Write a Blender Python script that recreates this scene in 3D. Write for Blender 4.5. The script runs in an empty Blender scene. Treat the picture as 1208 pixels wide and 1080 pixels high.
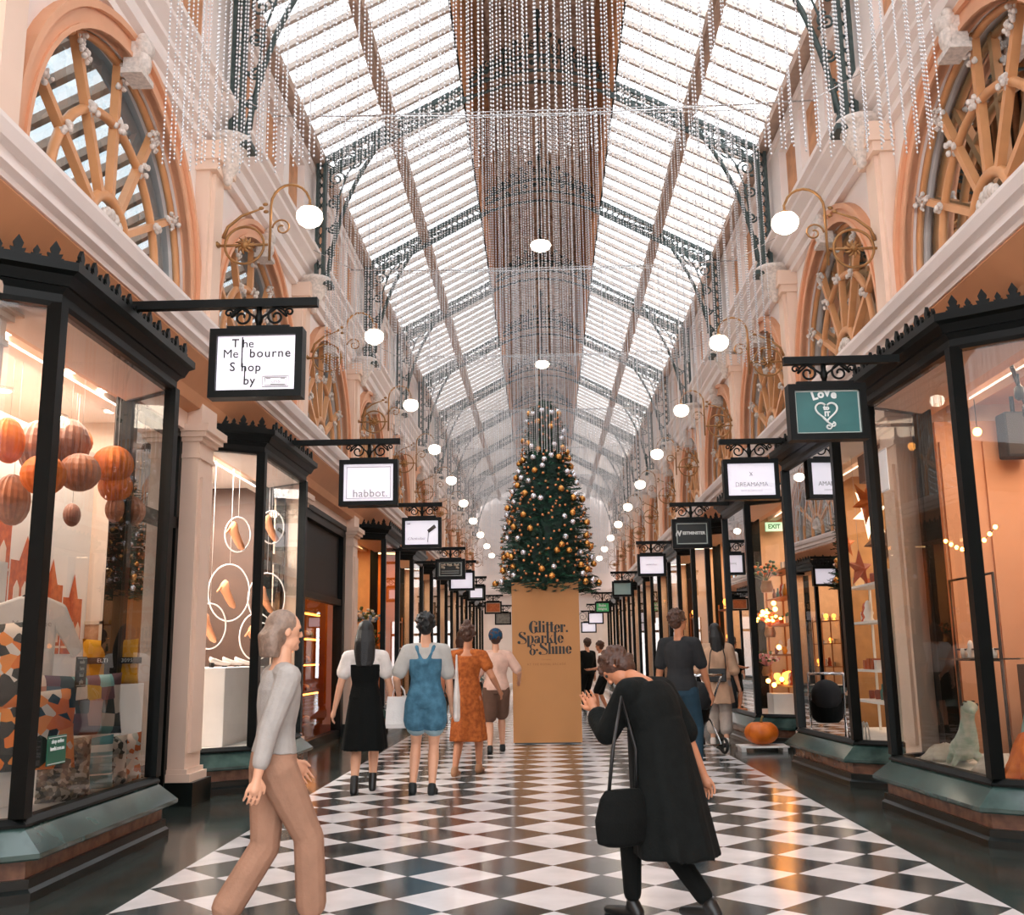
import bpy, bmesh, math, random
from math import sin, cos, pi, radians, sqrt, atan2
from mathutils import Vector, Matrix
random.seed(7)
scene = bpy.context.scene
col = scene.collection

# ------------------------------------------------------------------ materials
def lin(h):
    h = h.lstrip('#'); out = []
    for i in (0, 2, 4):
        c = int(h[i:i+2], 16) / 255
        out.append(c / 12.92 if c <= .04045 else ((c + .055) / 1.055) ** 2.4)
    return (*out, 1)
MATS = {}
def mat(name, c, rough=.6, metal=0, var=.12, scale=6, bump=0, bscale=60, spec=.5, emit=None, estr=0, alpha=1, c2=None, coat=0, sheen=0):
    if name in MATS: return MATS[name]
    m = bpy.data.materials.new(name); m.use_nodes = True
    nt = m.node_tree; b = nt.nodes['Principled BSDF']
    b.inputs['Roughness'].default_value = rough; b.inputs['Metallic'].default_value = metal
    b.inputs['Specular IOR Level'].default_value = spec
    b.inputs['Coat Weight'].default_value = coat; b.inputs['Sheen Weight'].default_value = sheen
    col1 = lin(c); col2 = lin(c2) if c2 else tuple(x * (1 - var) for x in col1[:3]) + (1,)
    tc = nt.nodes.new('ShaderNodeTexCoord'); n = nt.nodes.new('ShaderNodeTexNoise')
    n.inputs['Scale'].default_value = scale; n.inputs['Detail'].default_value = 3
    nt.links.new(tc.outputs['Object'], n.inputs['Vector'])
    r = nt.nodes.new('ShaderNodeValToRGB'); r.color_ramp.elements[0].position = .35; r.color_ramp.elements[1].position = .65
    r.color_ramp.elements[0].color = col2; r.color_ramp.elements[1].color = col1
    nt.links.new(n.outputs['Fac'], r.inputs['Fac']); nt.links.new(r.outputs['Color'], b.inputs['Base Color'])
    if bump:
        n2 = nt.nodes.new('ShaderNodeTexNoise'); n2.inputs['Scale'].default_value = bscale
        nt.links.new(tc.outputs['Object'], n2.inputs['Vector'])
        bp = nt.nodes.new('ShaderNodeBump'); bp.inputs['Strength'].default_value = bump; bp.inputs['Distance'].default_value = .01
        nt.links.new(n2.outputs['Fac'], bp.inputs['Height']); nt.links.new(bp.outputs['Normal'], b.inputs['Normal'])
    if emit:
        b.inputs['Emission Color'].default_value = lin(emit); b.inputs['Emission Strength'].default_value = estr
    MATS[name] = m
    return m
def glass_mat(name, tint='#ffffff', refl=1.0, rough=0.0):
    if name in MATS: return MATS[name]
    m = bpy.data.materials.new(name); m.use_nodes = True
    nt = m.node_tree; nt.nodes.clear()
    o = nt.nodes.new('ShaderNodeOutputMaterial'); mx = nt.nodes.new('ShaderNodeMixShader')
    t = nt.nodes.new('ShaderNodeBsdfTransparent'); g = nt.nodes.new('ShaderNodeBsdfGlossy'); f = nt.nodes.new('ShaderNodeFresnel')
    f.inputs['IOR'].default_value = 1.5
    t.inputs['Color'].default_value = lin(tint); g.inputs['Roughness'].default_value = rough
    mu = nt.nodes.new('ShaderNodeMath'); mu.operation = 'MULTIPLY'; mu.inputs[1].default_value = refl; mu.use_clamp = True
    nt.links.new(f.outputs[0], mu.inputs[0]); nt.links.new(mu.outputs[0], mx.inputs['Fac'])
    nt.links.new(t.outputs[0], mx.inputs[1]); nt.links.new(g.outputs[0], mx.inputs[2]); nt.links.new(mx.outputs[0], o.inputs['Surface'])
    MATS[name] = m
    return m

CREAM = mat('cream_plaster', '#f3e6df', .7, var=.05, scale=2)
PEACH = mat('peach_paint', '#e6aa84', .55, var=.08, scale=3)
PINK = mat('pale_peach_paint', '#eed0bb', .6, var=.05, scale=2)
SOFF = mat('ochre_soffit_paint', '#cd8f64', .6, var=.1, scale=2)
WBAR = mat('tan_window_bar', '#da9a66', .45, var=.1)
ORN = mat('white_stucco_ornament', '#e9dcd2', .7, var=.25, scale=30, bump=.6, bscale=40)
IRON = mat('grey_green_iron', '#3f4e4c', .5, var=.3, scale=20)
BLACK = mat('green_black_paint', '#030706', .4, var=.3, scale=12, spec=.18)
BLACKM = mat('green_black_metal', '#040908', .45, var=.3, scale=12, spec=.2)
TIMB = mat('weathered_roof_timber', '#c4a794', .7, var=.25, scale=5)
RBAR = mat('pale_glazing_bar', '#c9bbb1', .6, var=.1)
OTIMB = mat('orange_timber', '#d89a6c', .6, var=.3, scale=5)
LCEIL = mat('mottled_brown_ceiling', '#e6cab6', .8, c2='#b8937d', scale=7)
DARKP = mat('dark_louvre', '#141c1c', .6)
MARB = mat('grey_green_marble', '#3d534f', .12, c2='#223532', scale=5, spec=.6)
BRST = mat('brown_stone', '#7d5744', .25, c2='#5f4134', scale=14)
DKST = mat('dark_plinth_stone', '#0f1614', .3, var=.3, scale=16)
KRAFT = mat('kraft_board', '#bd8550', .65, var=.04, scale=2)
BRASS = mat('aged_brass', '#a87b4c', .4, metal=.6, var=.3)
GLOBE = mat('lit_globe_glass', '#fff6e8', .3, emit='#ffe9cf', estr=9)
DLIGHT = mat('lit_downlight', '#fff6e8', .3, emit='#ffe6c4', estr=14)
WARML = mat('lit_warm_bulb', '#ffca80', .3, emit='#ffa64a', estr=14)
WHITE = mat('white_paint', '#efebe8', .5, var=.04)
SIGNW = mat('white_glowing_sign', '#eeeaf0', .35, var=.02, emit='#f3efff', estr=.35)  # white sign board with a weak glow added to its colour
INK = mat('black_ink', '#101312', .5, var=0)
GREYINK = mat('grey_ink', '#a9a6a6', .5, var=0)
CHROME = mat('polished_steel', '#c8c8c8', .15, metal=1, var=.05)
GLASS = glass_mat('window_glass', '#f4f6f4', 1.0)
ROOFG = glass_mat('roof_glass', '#fafcfd', .6)
def fanglass():
    m = mat('grey_reflective_glass', '#667074', .06, metal=.75, var=.35, scale=1.2)
    return m
FANG = glass_mat('blue_grey_window_glass', '#b9c4c8', 1.6, .02)

# ------------------------------------------------------------------ mesh kit
class M:
    def __init__(s): s.v = []; s.f = []; s.sm = []; s.mi = []; s.cur = 0
    def add(s, vs, fs, smooth=False):
        o = len(s.v); s.v += [tuple(p) for p in vs]
        for f in fs: s.f.append(tuple(i + o for i in f)); s.sm.append(smooth); s.mi.append(s.cur)
        return s
    def box(s, x0, x1, y0, y1, z0, z1):
        return s.add([(x0,y0,z0),(x1,y0,z0),(x1,y1,z0),(x0,y1,z0),(x0,y0,z1),(x1,y0,z1),(x1,y1,z1),(x0,y1,z1)],
            [(0,3,2,1),(4,5,6,7),(0,1,5,4),(1,2,6,5),(2,3,7,6),(3,0,4,7)])
    def bar(s, a, b, w, h, up=(0,0,1)):
        a = Vector(a); b = Vector(b); d = (b - a).normalized(); up = Vector(up)
        if abs(d.dot(up)) > .98: up = Vector((0,1,0))
        x = d.cross(up).normalized() * w / 2; z = x.cross(d).normalized() * h / 2
        vs = [p + i * x + j * z for p in (a, b) for i, j in ((-1,-1),(1,-1),(1,1),(-1,1))]
        return s.add(vs, [(0,1,2,3),(7,6,5,4),(0,4,5,1),(1,5,6,2),(2,6,7,3),(3,7,4,0)])
    def tube(s, pts, r, n=8, closed=False, smooth=True, flat=None):
        pts = [Vector(p) for p in pts]; m = len(pts); vs = []; rr = r if isinstance(r, (list, tuple)) else [r] * m
        d0 = (pts[1] - pts[0]).normalized()
        ref = Vector((0,0,1)) if abs(d0.z) < .9 else Vector((1,0,0))
        x = d0.cross(ref).normalized()
        for i, p in enumerate(pts):
            a = pts[i-1] if (i > 0 or closed) else p; b = pts[(i+1) % m] if (i < m-1 or closed) else p
            d = (b - a).normalized(); x = (x - d * x.dot(d))
            if x.length < 1e-6: x = d.orthogonal()
            x.normalize(); y = d.cross(x)
            for k in range(n):
                t = 2 * pi * k / n; vs.append(p + rr[i] * (cos(t) * x + sin(t) * y))
        fs = []
        for i in range(m if closed else m - 1):
            j = (i + 1) % m
            for k in range(n):
                l = (k + 1) % n; fs.append((i*n+k, i*n+l, j*n+l, j*n+k))
        if not closed: fs += [tuple(range(n))[::-1], tuple((m-1)*n + k for k in range(n))]
        return s.add(vs, fs, smooth)
    def rings(s, R, smooth=True, cap=True):
        n = len(R[0]); vs = [p for r in R for p in r]; fs = []
        for i in range(len(R) - 1):
            for k in range(n):
                l = (k+1) % n; fs.append((i*n+k, i*n+l, (i+1)*n+l, (i+1)*n+k))
        if cap: fs += [tuple(range(n))[::-1], tuple((len(R)-1)*n + k for k in range(n))]
        return s.add(vs, fs, smooth)
    def lathe(s, prof, o=(0,0,0), n=16, smooth=True, sx=1, sy=1):
        return s.rings([[(o[0] + sx*r*cos(2*pi*k/n), o[1] + sy*r*sin(2*pi*k/n), o[2] + z) for k in range(n)] for r, z in prof], smooth)
    def ell(s, c, rx, ry=None, rz=None, n=12, m=8, rot=None):
        ry = ry or rx; rz = rz or rx; R = []; c = Vector(c)
        for i in range(m + 1):
            t = pi * i / m; st = max(sin(t), .02)
            ring = []
            for k in range(n):
                a = 2*pi*k/n; p = Vector((rx*st*cos(a), ry*st*sin(a), -rz*cos(t)))
                if rot: p = rot @ p
                ring.append(c + p)
            R.append(ring)
        return s.rings(R)
    def cap(s, a, b, ra, rb=None, n=12):
        rb = ra if rb is None else rb; a = Vector(a); b = Vector(b); d = b - a; L = d.length
        if L < 1e-6: return s.ell(a, ra)
        d /= L; x = d.orthogonal().normalized(); y = d.cross(x); R = []
        for t in (-89, -60, -30, 0): R.append((a + d*ra*sin(radians(t)), ra*cos(radians(t))))
        R.append((a + d*L/2, (ra+rb)/2))
        for t in (0, 30, 60, 89): R.append((b + d*rb*sin(radians(t)), rb*cos(radians(t))))
        return s.rings([[p + r*(cos(2*pi*k/n)*x + sin(2*pi*k/n)*y) for k in range(n)] for p, r in R])
    def prism(s, poly, f, h0, h1):
        # poly 2D (ccw), f maps (u, v, h) -> xyz
        n = len(poly); vs = [f(u, v, h0) for u, v in poly] + [f(u, v, h1) for u, v in poly]
        fs = [tuple(range(n))[::-1], tuple(range(n, 2*n))] + [(i, (i+1) % n, n + (i+1) % n, n + i) for i in range(n)]
        return s.add(vs, fs)
    def sweep(s, prof, path, cap=True):
        # path: plan points (x, y) open; prof: list of (offset outward, z); outward = left-hand normal of path direction * sign
        P = [Vector(p) for p in path]; N = []
        for i in range(len(P)):
            ns = []
            if i > 0: d = (P[i]-P[i-1]).normalized(); ns.append(Vector((d.y, -d.x)))
            if i < len(P)-1: d = (P[i+1]-P[i]).normalized(); ns.append(Vector((d.y, -d.x)))
            if len(ns) == 1: N.append(ns[0])
            else:
                b = (ns[0] + ns[1]).normalized(); N.append(b / max(b.dot(ns[0]), .3))
        R = [[(P[i].x + N[i].x*o, P[i].y + N[i].y*o, z) for o, z in prof] for i in range(len(P))]
        return s.rings(R, smooth=False, cap=cap)
    def quad(s, a, b, c, d): return s.add([a, b, c, d], [(0,1,2,3)])
    def mirror(s):
        o = M(); o.v = [(-x, y, z) for x, y, z in s.v]; o.f = [f[::-1] for f in s.f]; o.sm = s.sm; o.mi = s.mi
        return o
    def shift(s, dx=0, dy=0, dz=0):
        s.v = [(x+dx, y+dy, z+dz) for x, y, z in s.v]; return s
    def mesh(s, name, mats, fix=True):
        me = bpy.data.meshes.new(name); me.from_pydata(s.v, [], s.f)
        for m in (mats if isinstance(mats, (list, tuple)) else [mats]): me.materials.append(m)
        me.polygons.foreach_set('use_smooth', s.sm); me.polygons.foreach_set('material_index', s.mi)
        if fix:
            bm = bmesh.new(); bm.from_mesh(me); bmesh.ops.recalc_face_normals(bm, faces=bm.faces); bm.to_mesh(me); bm.free()
        me.update()
        return me
    def build(s, name, mats, parent=None, loc=None, fix=True):
        return link(name, s.mesh(name, mats, fix), parent, loc)
def link(name, data, parent=None, loc=None):
    o = bpy.data.objects.new(name, data); col.objects.link(o)
    if parent: o.parent = parent
    if loc: o.location = loc
    return o
def tag(o, label, cat, group=None, kind=None):
    if label: o['label'] = label
    if cat: o['category'] = cat
    if group: o['group'] = group
    if kind: o['kind'] = kind
    return o
def struct(o, label=None, cat=None):
    o['kind'] = 'structure'
    if label: o['label'] = label
    if cat: o['category'] = cat
    return o
def empty(name, loc=(0,0,0), rz=0):
    o = bpy.data.objects.new(name, None); col.objects.link(o); o.location = loc; o.rotation_euler = (0,0,rz); return o
def kids(o): return [c for c in ALLP.get(o, [])]
def copy_tree(o, parent=None, loc=None):
    c = o.copy(); col.objects.link(c)
    if parent: c.parent = parent
    if loc: c.location = loc
    for ch in list(o.children): copy_tree(ch, c)
    return c
ORD = ['nearest', 'second', 'third', 'fourth', 'fifth', 'sixth', 'seventh', 'eighth', 'ninth', 'tenth', 'eleventh', 'farthest']
def arc(cx, cy, r, a0, a1, n=16):
    return [(cx + r*cos(radians(a0 + (a1-a0)*i/n)), cy + r*sin(radians(a0 + (a1-a0)*i/n))) for i in range(n+1)]
def spiral(cx, cy, r0, r1, a0, a1, n=28):
    return [(cx + (r0+(r1-r0)*i/n)*cos(radians(a0+(a1-a0)*i/n)), cy + (r0+(r1-r0)*i/n)*sin(radians(a0+(a1-a0)*i/n))) for i in range(n+1)]
def text(name, body, size, loc, m, parent=None, rot=(pi/2,0,0), align='CENTER', bold=0, ext=.001, shear=0, sx=1, spacing=1):
    cu = bpy.data.curves.new(name, 'FONT'); cu.body = body; cu.size = size; cu.align_x = align; cu.align_y = 'CENTER'
    cu.extrude = ext; cu.offset = bold; cu.shear = shear; cu.space_character = spacing; cu.resolution_u = 3
    t = bpy.data.objects.new('tmp', cu); col.objects.link(t)
    bpy.context.view_layer.update()
    me = bpy.data.meshes.new_from_object(t.evaluated_get(bpy.context.evaluated_depsgraph_get()))
    bpy.data.objects.remove(t); bpy.data.curves.remove(cu)
    me.materials.clear(); me.materials.append(m)
    o = link(name, me, parent, loc); o.rotation_euler = rot; o.scale = (sx,1,1)
    return o

# ------------------------------------------------------------------ camera
H = 1.2765
cam = bpy.data.cameras.new('camera'); cam.sensor_width = 36; cam.sensor_fit = 'HORIZONTAL'; cam.lens = 1204.7*36/1208; cam.clip_end = 300
co = bpy.data.objects.new('camera', cam); col.objects.link(co); scene.camera = co
mw = Matrix.Rotation(.0296, 4, 'Z') @ Matrix.Rotation(pi/2 + .1922, 4, 'X') @ Matrix.Rotation(-.01375, 4, 'Z')
mw.translation = (-.0184, 0, H); co.matrix_world = mw

XO = .04                       # centre line of the upper works
T = [5.7 + 4*k for k in range(-3, 12)]      # pier lines along the arcade
T0 = 5.7
K = range(-2, 11)

# ------------------------------------------------------------------ floor
def floor_material():
    m = bpy.data.materials.new('chequered_marble_floor'); m.use_nodes = True; nt = m.node_tree; b = nt.nodes['Principled BSDF']
    N = nt.nodes.new; L = nt.links.new
    tc = N('ShaderNodeTexCoord'); sp = N('ShaderNodeSeparateXYZ'); L(tc.outputs['Object'], sp.inputs[0])
    D = .575
    def mth(op, a, bb=None, c=None):
        n = N('ShaderNodeMath'); n.operation = op
        for i, q in enumerate((a, bb, c)):
            if q is None: continue
            if isinstance(q, (int, float)): n.inputs[i].default_value = q
            else: L(q, n.inputs[i])
        return n.outputs[0]
    u = mth('DIVIDE', mth('ADD', sp.outputs['X'], D/2), D); v = mth('DIVIDE', mth('SUBTRACT', sp.outputs['Y'], .139*D), D)
    a = mth('FLOOR', mth('ADD', u, v)); c = mth('FLOOR', mth('SUBTRACT', u, v))
    # squares between the diagonal lines: colour alternates along one diagonal
    par = mth('FLOORED_MODULO', mth('ADD', a, c), 2.0)
    edge = mth('GREATER_THAN', mth('ABSOLUTE', sp.outputs['X']), 4*D)
    no = N('ShaderNodeTexNoise'); no.inputs['Scale'].default_value = 3.2; no.inputs['Detail'].default_value = 8; L(tc.outputs['Object'], no.inputs['Vector'])
    def ramp(c1, c2, p0=.35, p1=.7):
        r = N('ShaderNodeValToRGB'); r.color_ramp.elements[0].color = lin(c1); r.color_ramp.elements[1].color = lin(c2)
        r.color_ramp.elements[0].position = p0; r.color_ramp.elements[1].position = p1; L(no.outputs['Fac'], r.inputs['Fac']); return r.outputs[0]
    w = ramp('#d6d2d3', '#ebe7e8'); k = ramp('#30373a', '#4b5252'); e = ramp('#262d2b', '#3b4340')
    def mix(f, A, B):
        n = N('ShaderNodeMix'); n.data_type = 'RGBA'; L(f, n.inputs[0]); L(A, n.inputs[6]); L(B, n.inputs[7]); return n.outputs[2]
    ck = mix(par, w, k)
    # joints
    fu = mth('ABSOLUTE', mth('SUBTRACT', mth('FRACT', mth('ADD', u, v)), .5)); fv = mth('ABSOLUTE', mth('SUBTRACT', mth('FRACT', mth('SUBTRACT', u, v)), .5))
    j = mth('GREATER_THAN', mth('MAXIMUM', fu, fv), .493)
    jc = N('ShaderNodeRGB'); jc.outputs[0].default_value = lin('#6b6663')
    ck = mix(j, ck, jc.outputs[0])
    fin = mix(edge, ck, e); L(fin, b.inputs['Base Color'])
    rr = mth('MULTIPLY_ADD', no.outputs['Fac'], .10, .09); L(rr, b.inputs['Roughness'])
    b.inputs['Specular IOR Level'].default_value = .6
    return m
f = M(); f.box(-9, 9, -8, 52, -.15, 0)
fl = f.build('floor', floor_material()); struct(fl, 'black and white diamond chequered marble floor with dark borders', 'floor')

# ------------------------------------------------------------------ profile helpers
def ext_y(prof, y0, y1, m=None):
    m = m or M(); n = len(prof)
    vs = [(x, y0, z) for x, z in prof] + [(x, y1, z) for x, z in prof]
    fs = [tuple(range(n)), tuple(range(n, 2*n))[::-1]] + [(i, n+i, n+(i+1) % n, (i+1) % n) for i in range(n)]
    return m.add(vs, fs)
def prism_x(poly, x0, x1, m=None):
    m = m or M(); return m.prism(poly, lambda u, v, h: (h, u, v), x0, x1)

# ------------------------------------------------------------------ module geometry (right side, local y 0..4, local x = distance from centre line)
ZC = 4.66; YC = 2.05; RO = 1.62
def wall_panel():
    """arched wall panel between two piers, with its splayed reveal"""
    m = M(); xa, xb = 3.5, 3.82; n = 28
    arcp = arc(YC, ZC, RO, 0, 180, n)          # from far (y max) to near
    inner = [(YC+RO, 4.2)] + arcp + [(YC-RO, 4.2)]
    outer = []
    for (y, z) in inner:
        dy, dz = y - YC, z - ZC
        if z <= ZC + 1e-6: outer.append((4.0 if dy > 0 else 0.0, z))
        else:
            t = min((1.95 if dy > 0 else 2.05) / max(abs(dy), 1e-6), 1.9 / max(dz, 1e-6)); outer.append((YC + dy*t, ZC + dz*t))
    for i in range(len(inner)-1):
        m.quad((xa, *inner[i]), (xa, *outer[i]), (xa, *outer[i+1]), (xa, *inner[i+1]))
        m.quad((xa, *inner[i]), (xa, *inner[i+1]), (xb, *inner[i+1]), (xb, *inner[i]))
    # fill the two top corners left by clamped rays
    for yy in (0.0, 4.0):
        c = [p for p in outer if abs(p[0]-yy) < 1e-5]; tp = max(c, key=lambda p: p[1]); q = [p for p in outer if abs(p[1]-(ZC+1.9)) < 1e-5]
        q2 = min(q, key=lambda p: abs(p[0]-yy)); m.add([(xa, *tp), (xa, *q2), (xa, yy, ZC+1.9)], [(0,1,2)])
    m.box(3.82, 3.95, 0, 4, 3.5, 4.25); m.box(3.82, 3.95, 0, 4, 6.55, 7.0)   # masonry behind the glazing line
    return m
def archivolt():
    m = M()
    for r0, r1, x0, x1 in ((RO-.02, RO+.16, 3.44, 3.52), (RO+.13, RO+.19, 3.40, 3.5), (RO-.02, RO+.02, 3.42, 3.5)):
        a = [(YC+r0, 4.2)] + arc(YC, ZC, r0, 0, 180, 28) + [(YC-r0, 4.2)]
        b = [(YC+r1, 4.2)] + arc(YC, ZC, r1, 0, 180, 28) + [(YC-r1, 4.2)]
        for i in range(len(a)-1):
            for P in (((x0,*a[i]), (x0,*b[i]), (x0,*b[i+1]), (x0,*a[i+1])), ((x0,*b[i]), (x1,*b[i]), (x1,*b[i+1]), (x0,*b[i+1])), ((x0,*a[i]), (x0,*a[i+1]), (x1,*a[i+1]), (x1,*a[i]))): m.quad(*P)
    return m
def pier():
    m = M(); w = .2
    m.box(3.36, 3.55, -w, w, 4.2, 6.3); m.box(3.32, 3.4, -w+.07, w-.07, 4.35, 6.15)
    m.box(3.30, 3.55, -w-.05, w+.05, 4.2, 4.38); m.box(3.28, 3.55, -w-.04, w+.04, 6.15, 6.25); m.box(3.24, 3.55, -w-.07, w+.07, 6.25, 6.45)
    return m
def corbel():
    m = M()
    m.lathe([(.02,-.42),(.05,-.38),(.05,-.32),(.08,-.28),(.14,-.15),(.19,-.04),(.2,0),(.24,.02),(.24,.08),(.02,.08)], (3.24,0,6.5), 14)
    return m
def entablature():
    prof = [(3.6,6.42),(3.42,6.42),(3.42,6.5),(3.36,6.53),(3.36,6.66),(3.3,6.69),(3.3,6.74),(3.2,6.82),(3.2,6.87),(3.14,6.9),(3.14,6.96),(3.3,7.0),(3.6,7.0)]
    return ext_y(prof, 0, 4)
def shop_cornice():
    prof = [(3.6,3.98),(3.2,4.02),(3.12,4.02),(3.12,4.06),(3.07,4.08),(3.07,4.15),(3.02,4.17),(2.99,4.24),(2.99,4.27),(3.5,4.33),(3.6,4.33)]
    return ext_y(prof, 0, 4)
def clerestory():
    m = M(); m.box(3.4, 3.6, 0, 4, 7.0, 8.45)
    ys = [.42, 1.53, 2.64]
    edges = [0] + sum([[y, y+.85] for y in ys], []) + [4]
    for i in range(0, len(edges), 2): m.box(3.3, 3.4, edges[i], edges[i+1], 7.0, 8.45)
    for y in ys: m.box(3.3, 3.4, y, y+.85, 7.0, 7.18); m.box(3.3, 3.4, y, y+.85, 8.08, 8.45)
    m.box(3.26, 3.3, 0, 4, 8.2, 8.3)
    return m
def clere_panels():
    m = M()
    for y in (.42, 1.53, 2.64): m.box(3.385, 3.395, y+.06, y+.79, 7.24, 8.02)
    return m
def frieze():
    m = M(); m.box(3.46, 3.62, 0, 4, 3.45, 4.0)
    return m
def soffit():
    return ext_y([(3.47,3.62),(3.34,3.66),(3.3,3.76),(3.12,3.99),(3.14,4.02),(3.47,4.02)], 0, 4)
def keystone():
    m = M(); y, z = YC, ZC+RO
    m.box(3.36, 3.5, y-.09, y+.09, z-.14, z+.15); m.ell((3.36, y, z+.1), .08, .12, .1, 10, 6)
    m.ell((3.36, y, z-.03), .06, .09, .12, 10, 6); m.ell((3.35,y-.07,z+.15),.05,n=8,m=5); m.ell((3.35,y+.07,z+.15),.05,n=8,m=5)
    m.box(3.32, 3.5, y-.13, y+.13, z-.19, z-.14)
    return m
MESH = {}
def side_mesh(key, fn, mats, s):
    k = (key, s)
    if k not in MESH:
        m = fn(); MESH[k] = (m if s > 0 else m.mirror()).mesh(key, mats)
    return MESH[k]
SN = {1: 'right', -1: 'left'}
for s in (1, -1):
    for k in K:
        y = T0 + 4*k; o = (XO, y, 0)
        w = link('wall_'+SN[s], side_mesh('arched_wall', wall_panel, CREAM, s), None, o); struct(w)
        for nm, fn, mt in (('archivolt', archivolt, PEACH), ('pier', pier, PINK), ('corbel', corbel, ORN), ('entablature', entablature, CREAM), ('keystone', keystone, ORN),
                           ('clerestory', clerestory, CREAM), ('clerestory_panel', clere_panels, OTIMB)):
            link(nm, side_mesh(nm, fn, mt, s), w)
        c = link('trim_%d' % (k+3 if s > 0 else k+23), side_mesh('shop_cornice', shop_cornice, CREAM, s), None, o); struct(c)
        link('frieze', side_mesh('frieze', frieze, PINK, s), c); link('soffit', side_mesh('soffit', soffit, SOFF, s), c)

# ------------------------------------------------------------------ fan windows
def fan_frame():
    m = M(); x0 = 3.58
    def P(r, a): return (x0, YC + r*cos(radians(a)), ZC + r*sin(radians(a)))
    for a in (30, 60, 90, 120, 150): m.bar(P(.36, a), P(RO, a), .06, .07, (1,0,0))
    for r, w in ((.36, .05), (1.02, .04)):
        m.tube([(x0, YC+r, 4.2)] + [P(r, a) for a in range(0, 181, 9)] + [(x0, YC-r, 4.2)], w, 8)
    m.tube([(x0+.03, YC+RO-.03, 4.2)] + [P(RO-.03, a) for a in range(0, 181, 9)] + [(x0+.03, YC-RO+.03, 4.2)], .035, 6)
    return m
def fan_ornament():
    m = M(); x0 = 3.53
    random.seed(3)
    for a in (0, 30, 60, 90, 120, 150, 180):
        for r in (RO-.1, RO-.2):
            for q in range(9):
                m.ell((x0+random.uniform(-.02,.02), YC + r*cos(radians(a)) + random.uniform(-.07,.07), ZC + r*sin(radians(a)) + random.uniform(-.07,.07)), random.uniform(.014,.03), n=6, m=4)
        if 0 < a < 180: [m.ell((x0+.01*q, YC + 1.02*cos(radians(a))+random.uniform(-.045,.045), ZC + 1.02*sin(radians(a))+random.uniform(-.05,.05)), .025, .03, .03, 6, 4) for q in range(-3,4)]
    for q in range(9):
        a = q*20+10; m.ell((x0+.02, YC + .22*cos(radians(a)), ZC + .22*sin(radians(a))), .03, .055, .055, 8, 5)
        m.tube([(x0+.02, YC + .05*cos(radians(a)), ZC+.05*sin(radians(a))), (x0+.02, YC + .25*cos(radians(a+14)), ZC + .25*sin(radians(a+14)))], .015, 5)
    m.ell((x0, YC, ZC), .07)
    return m
def fan_glass():
    m = M(); a = [(YC+RO, 4.2)] + arc(YC, ZC, RO, 0, 180, 24) + [(YC-RO, 4.2)]
    return m.add([(3.66, *p) for p in a], [tuple(range(len(a)))])
n = 0
for k in range(-1, 11):
    for s in (-1, 1):
        n += 1; o = empty('window_%d' % n, (XO, T0+4*k, 0)); struct(o)
        link('window_glass', side_mesh('fan_glass', fan_glass, FANG, s), o); link('window_frame', side_mesh('fan_frame', fan_frame, WBAR, s), o)
        link('plaster_ornament', side_mesh('fan_ornament', fan_ornament, ORN, s), o)

# rooms behind the fan windows, with a lean-to skylight of their own
def upper_room():
    m = M(); m.box(3.95, 7.0, 0, 4, 4.1, 4.2); m.box(6.9, 7.0, 0, 4, 4.2, 5.5); m.box(3.82, 4.15, 0, 4, 6.9, 7.0); return m
def lean_bars():
    m = M()
    for i in range(10): m.bar((4.1, .2+.4*i, 6.97), (7.0, .2+.4*i, 5.5), .09, .09)
    m.bar((5.6,0,6.17),(5.6,4,6.17),.1,.1)
    return m
def lean_glass(): return M().quad((4.1,0,7.02),(4.1,4,7.02),(7.0,4,5.55),(7.0,0,5.55))
for s in (1, -1):
    for k in range(-1, 11):
        u = link('wall_upper_'+SN[s], side_mesh('upper_room', upper_room, mat('slate_paint', '#5a6468', .7), s), None, (XO, T0+4*k, 0)); struct(u)
        link('skylight_bars', side_mesh('lean_bars', lean_bars, TIMB, s), u); link('skylight_glass', side_mesh('lean_glass', lean_glass, ROOFG, s), u)

# ------------------------------------------------------------------ roof
EX, EZ, RX, RZ = 3.22, 8.42, 1.08, 9.57
def rp(t): return (EX + (RX-EX)*t, EZ + (RZ-EZ)*t)
def roof_bars():
    m = M()
    for i in range(10):
        y = .2 + .4*i; m.bar((EX+.05, y, EZ+.03), (RX, y, RZ+.03), .06, .07)
    return m
def purlin():
    m = M(); x, z = rp(.5); m.bar((x,0,z-.06), (x,4,z-.06), .16, .16, (0,0,1)); m.bar((x,0,z-.16), (x,4,z-.16), .07, .06)
    return m
def eave(): return ext_y([(3.12,8.34),(3.5,8.34),(3.5,8.55),(3.2,8.55),(3.12,8.47)], 0, 4)
def roof_glass():
    m = M(); return m.quad((EX,0,EZ+.09), (EX,4,EZ+.09), (RX,4,RZ+.09), (RX,0,RZ+.09))
def lant_side():
    m = M(); m.box(1.02, 1.1, 0, 4, 9.42, 9.6); m.box(1.02, 1.1, 0, 4, 11.1, 11.25)
    for i in range(10): m.box(.99, 1.12, .17+.4*i, .24+.4*i, 9.6, 11.1)
    m.box(.9, .99, 0, 4, 11.05, 11.15)
    return m
def lant_louvre():
    m = M(); m.box(1.1, 1.14, 0, 4, 9.5, 11.2); return m
def lant_ceiling():
    m = M(); m.box(-1.15, 1.15, 0, 4, 11.2, 11.3)
    for x in (-.75, -.45, .45, .75): m.box(x-.05, x+.05, 0, 4, 11.1, 11.2)
    for i in range(5): m.box(-1.1, 1.1, .4+.8*i-.04, .4+.8*i+.04, 11.08, 11.2)
    return m
lc = lant_ceiling().mesh('lantern_ceiling', LCEIL)
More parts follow.
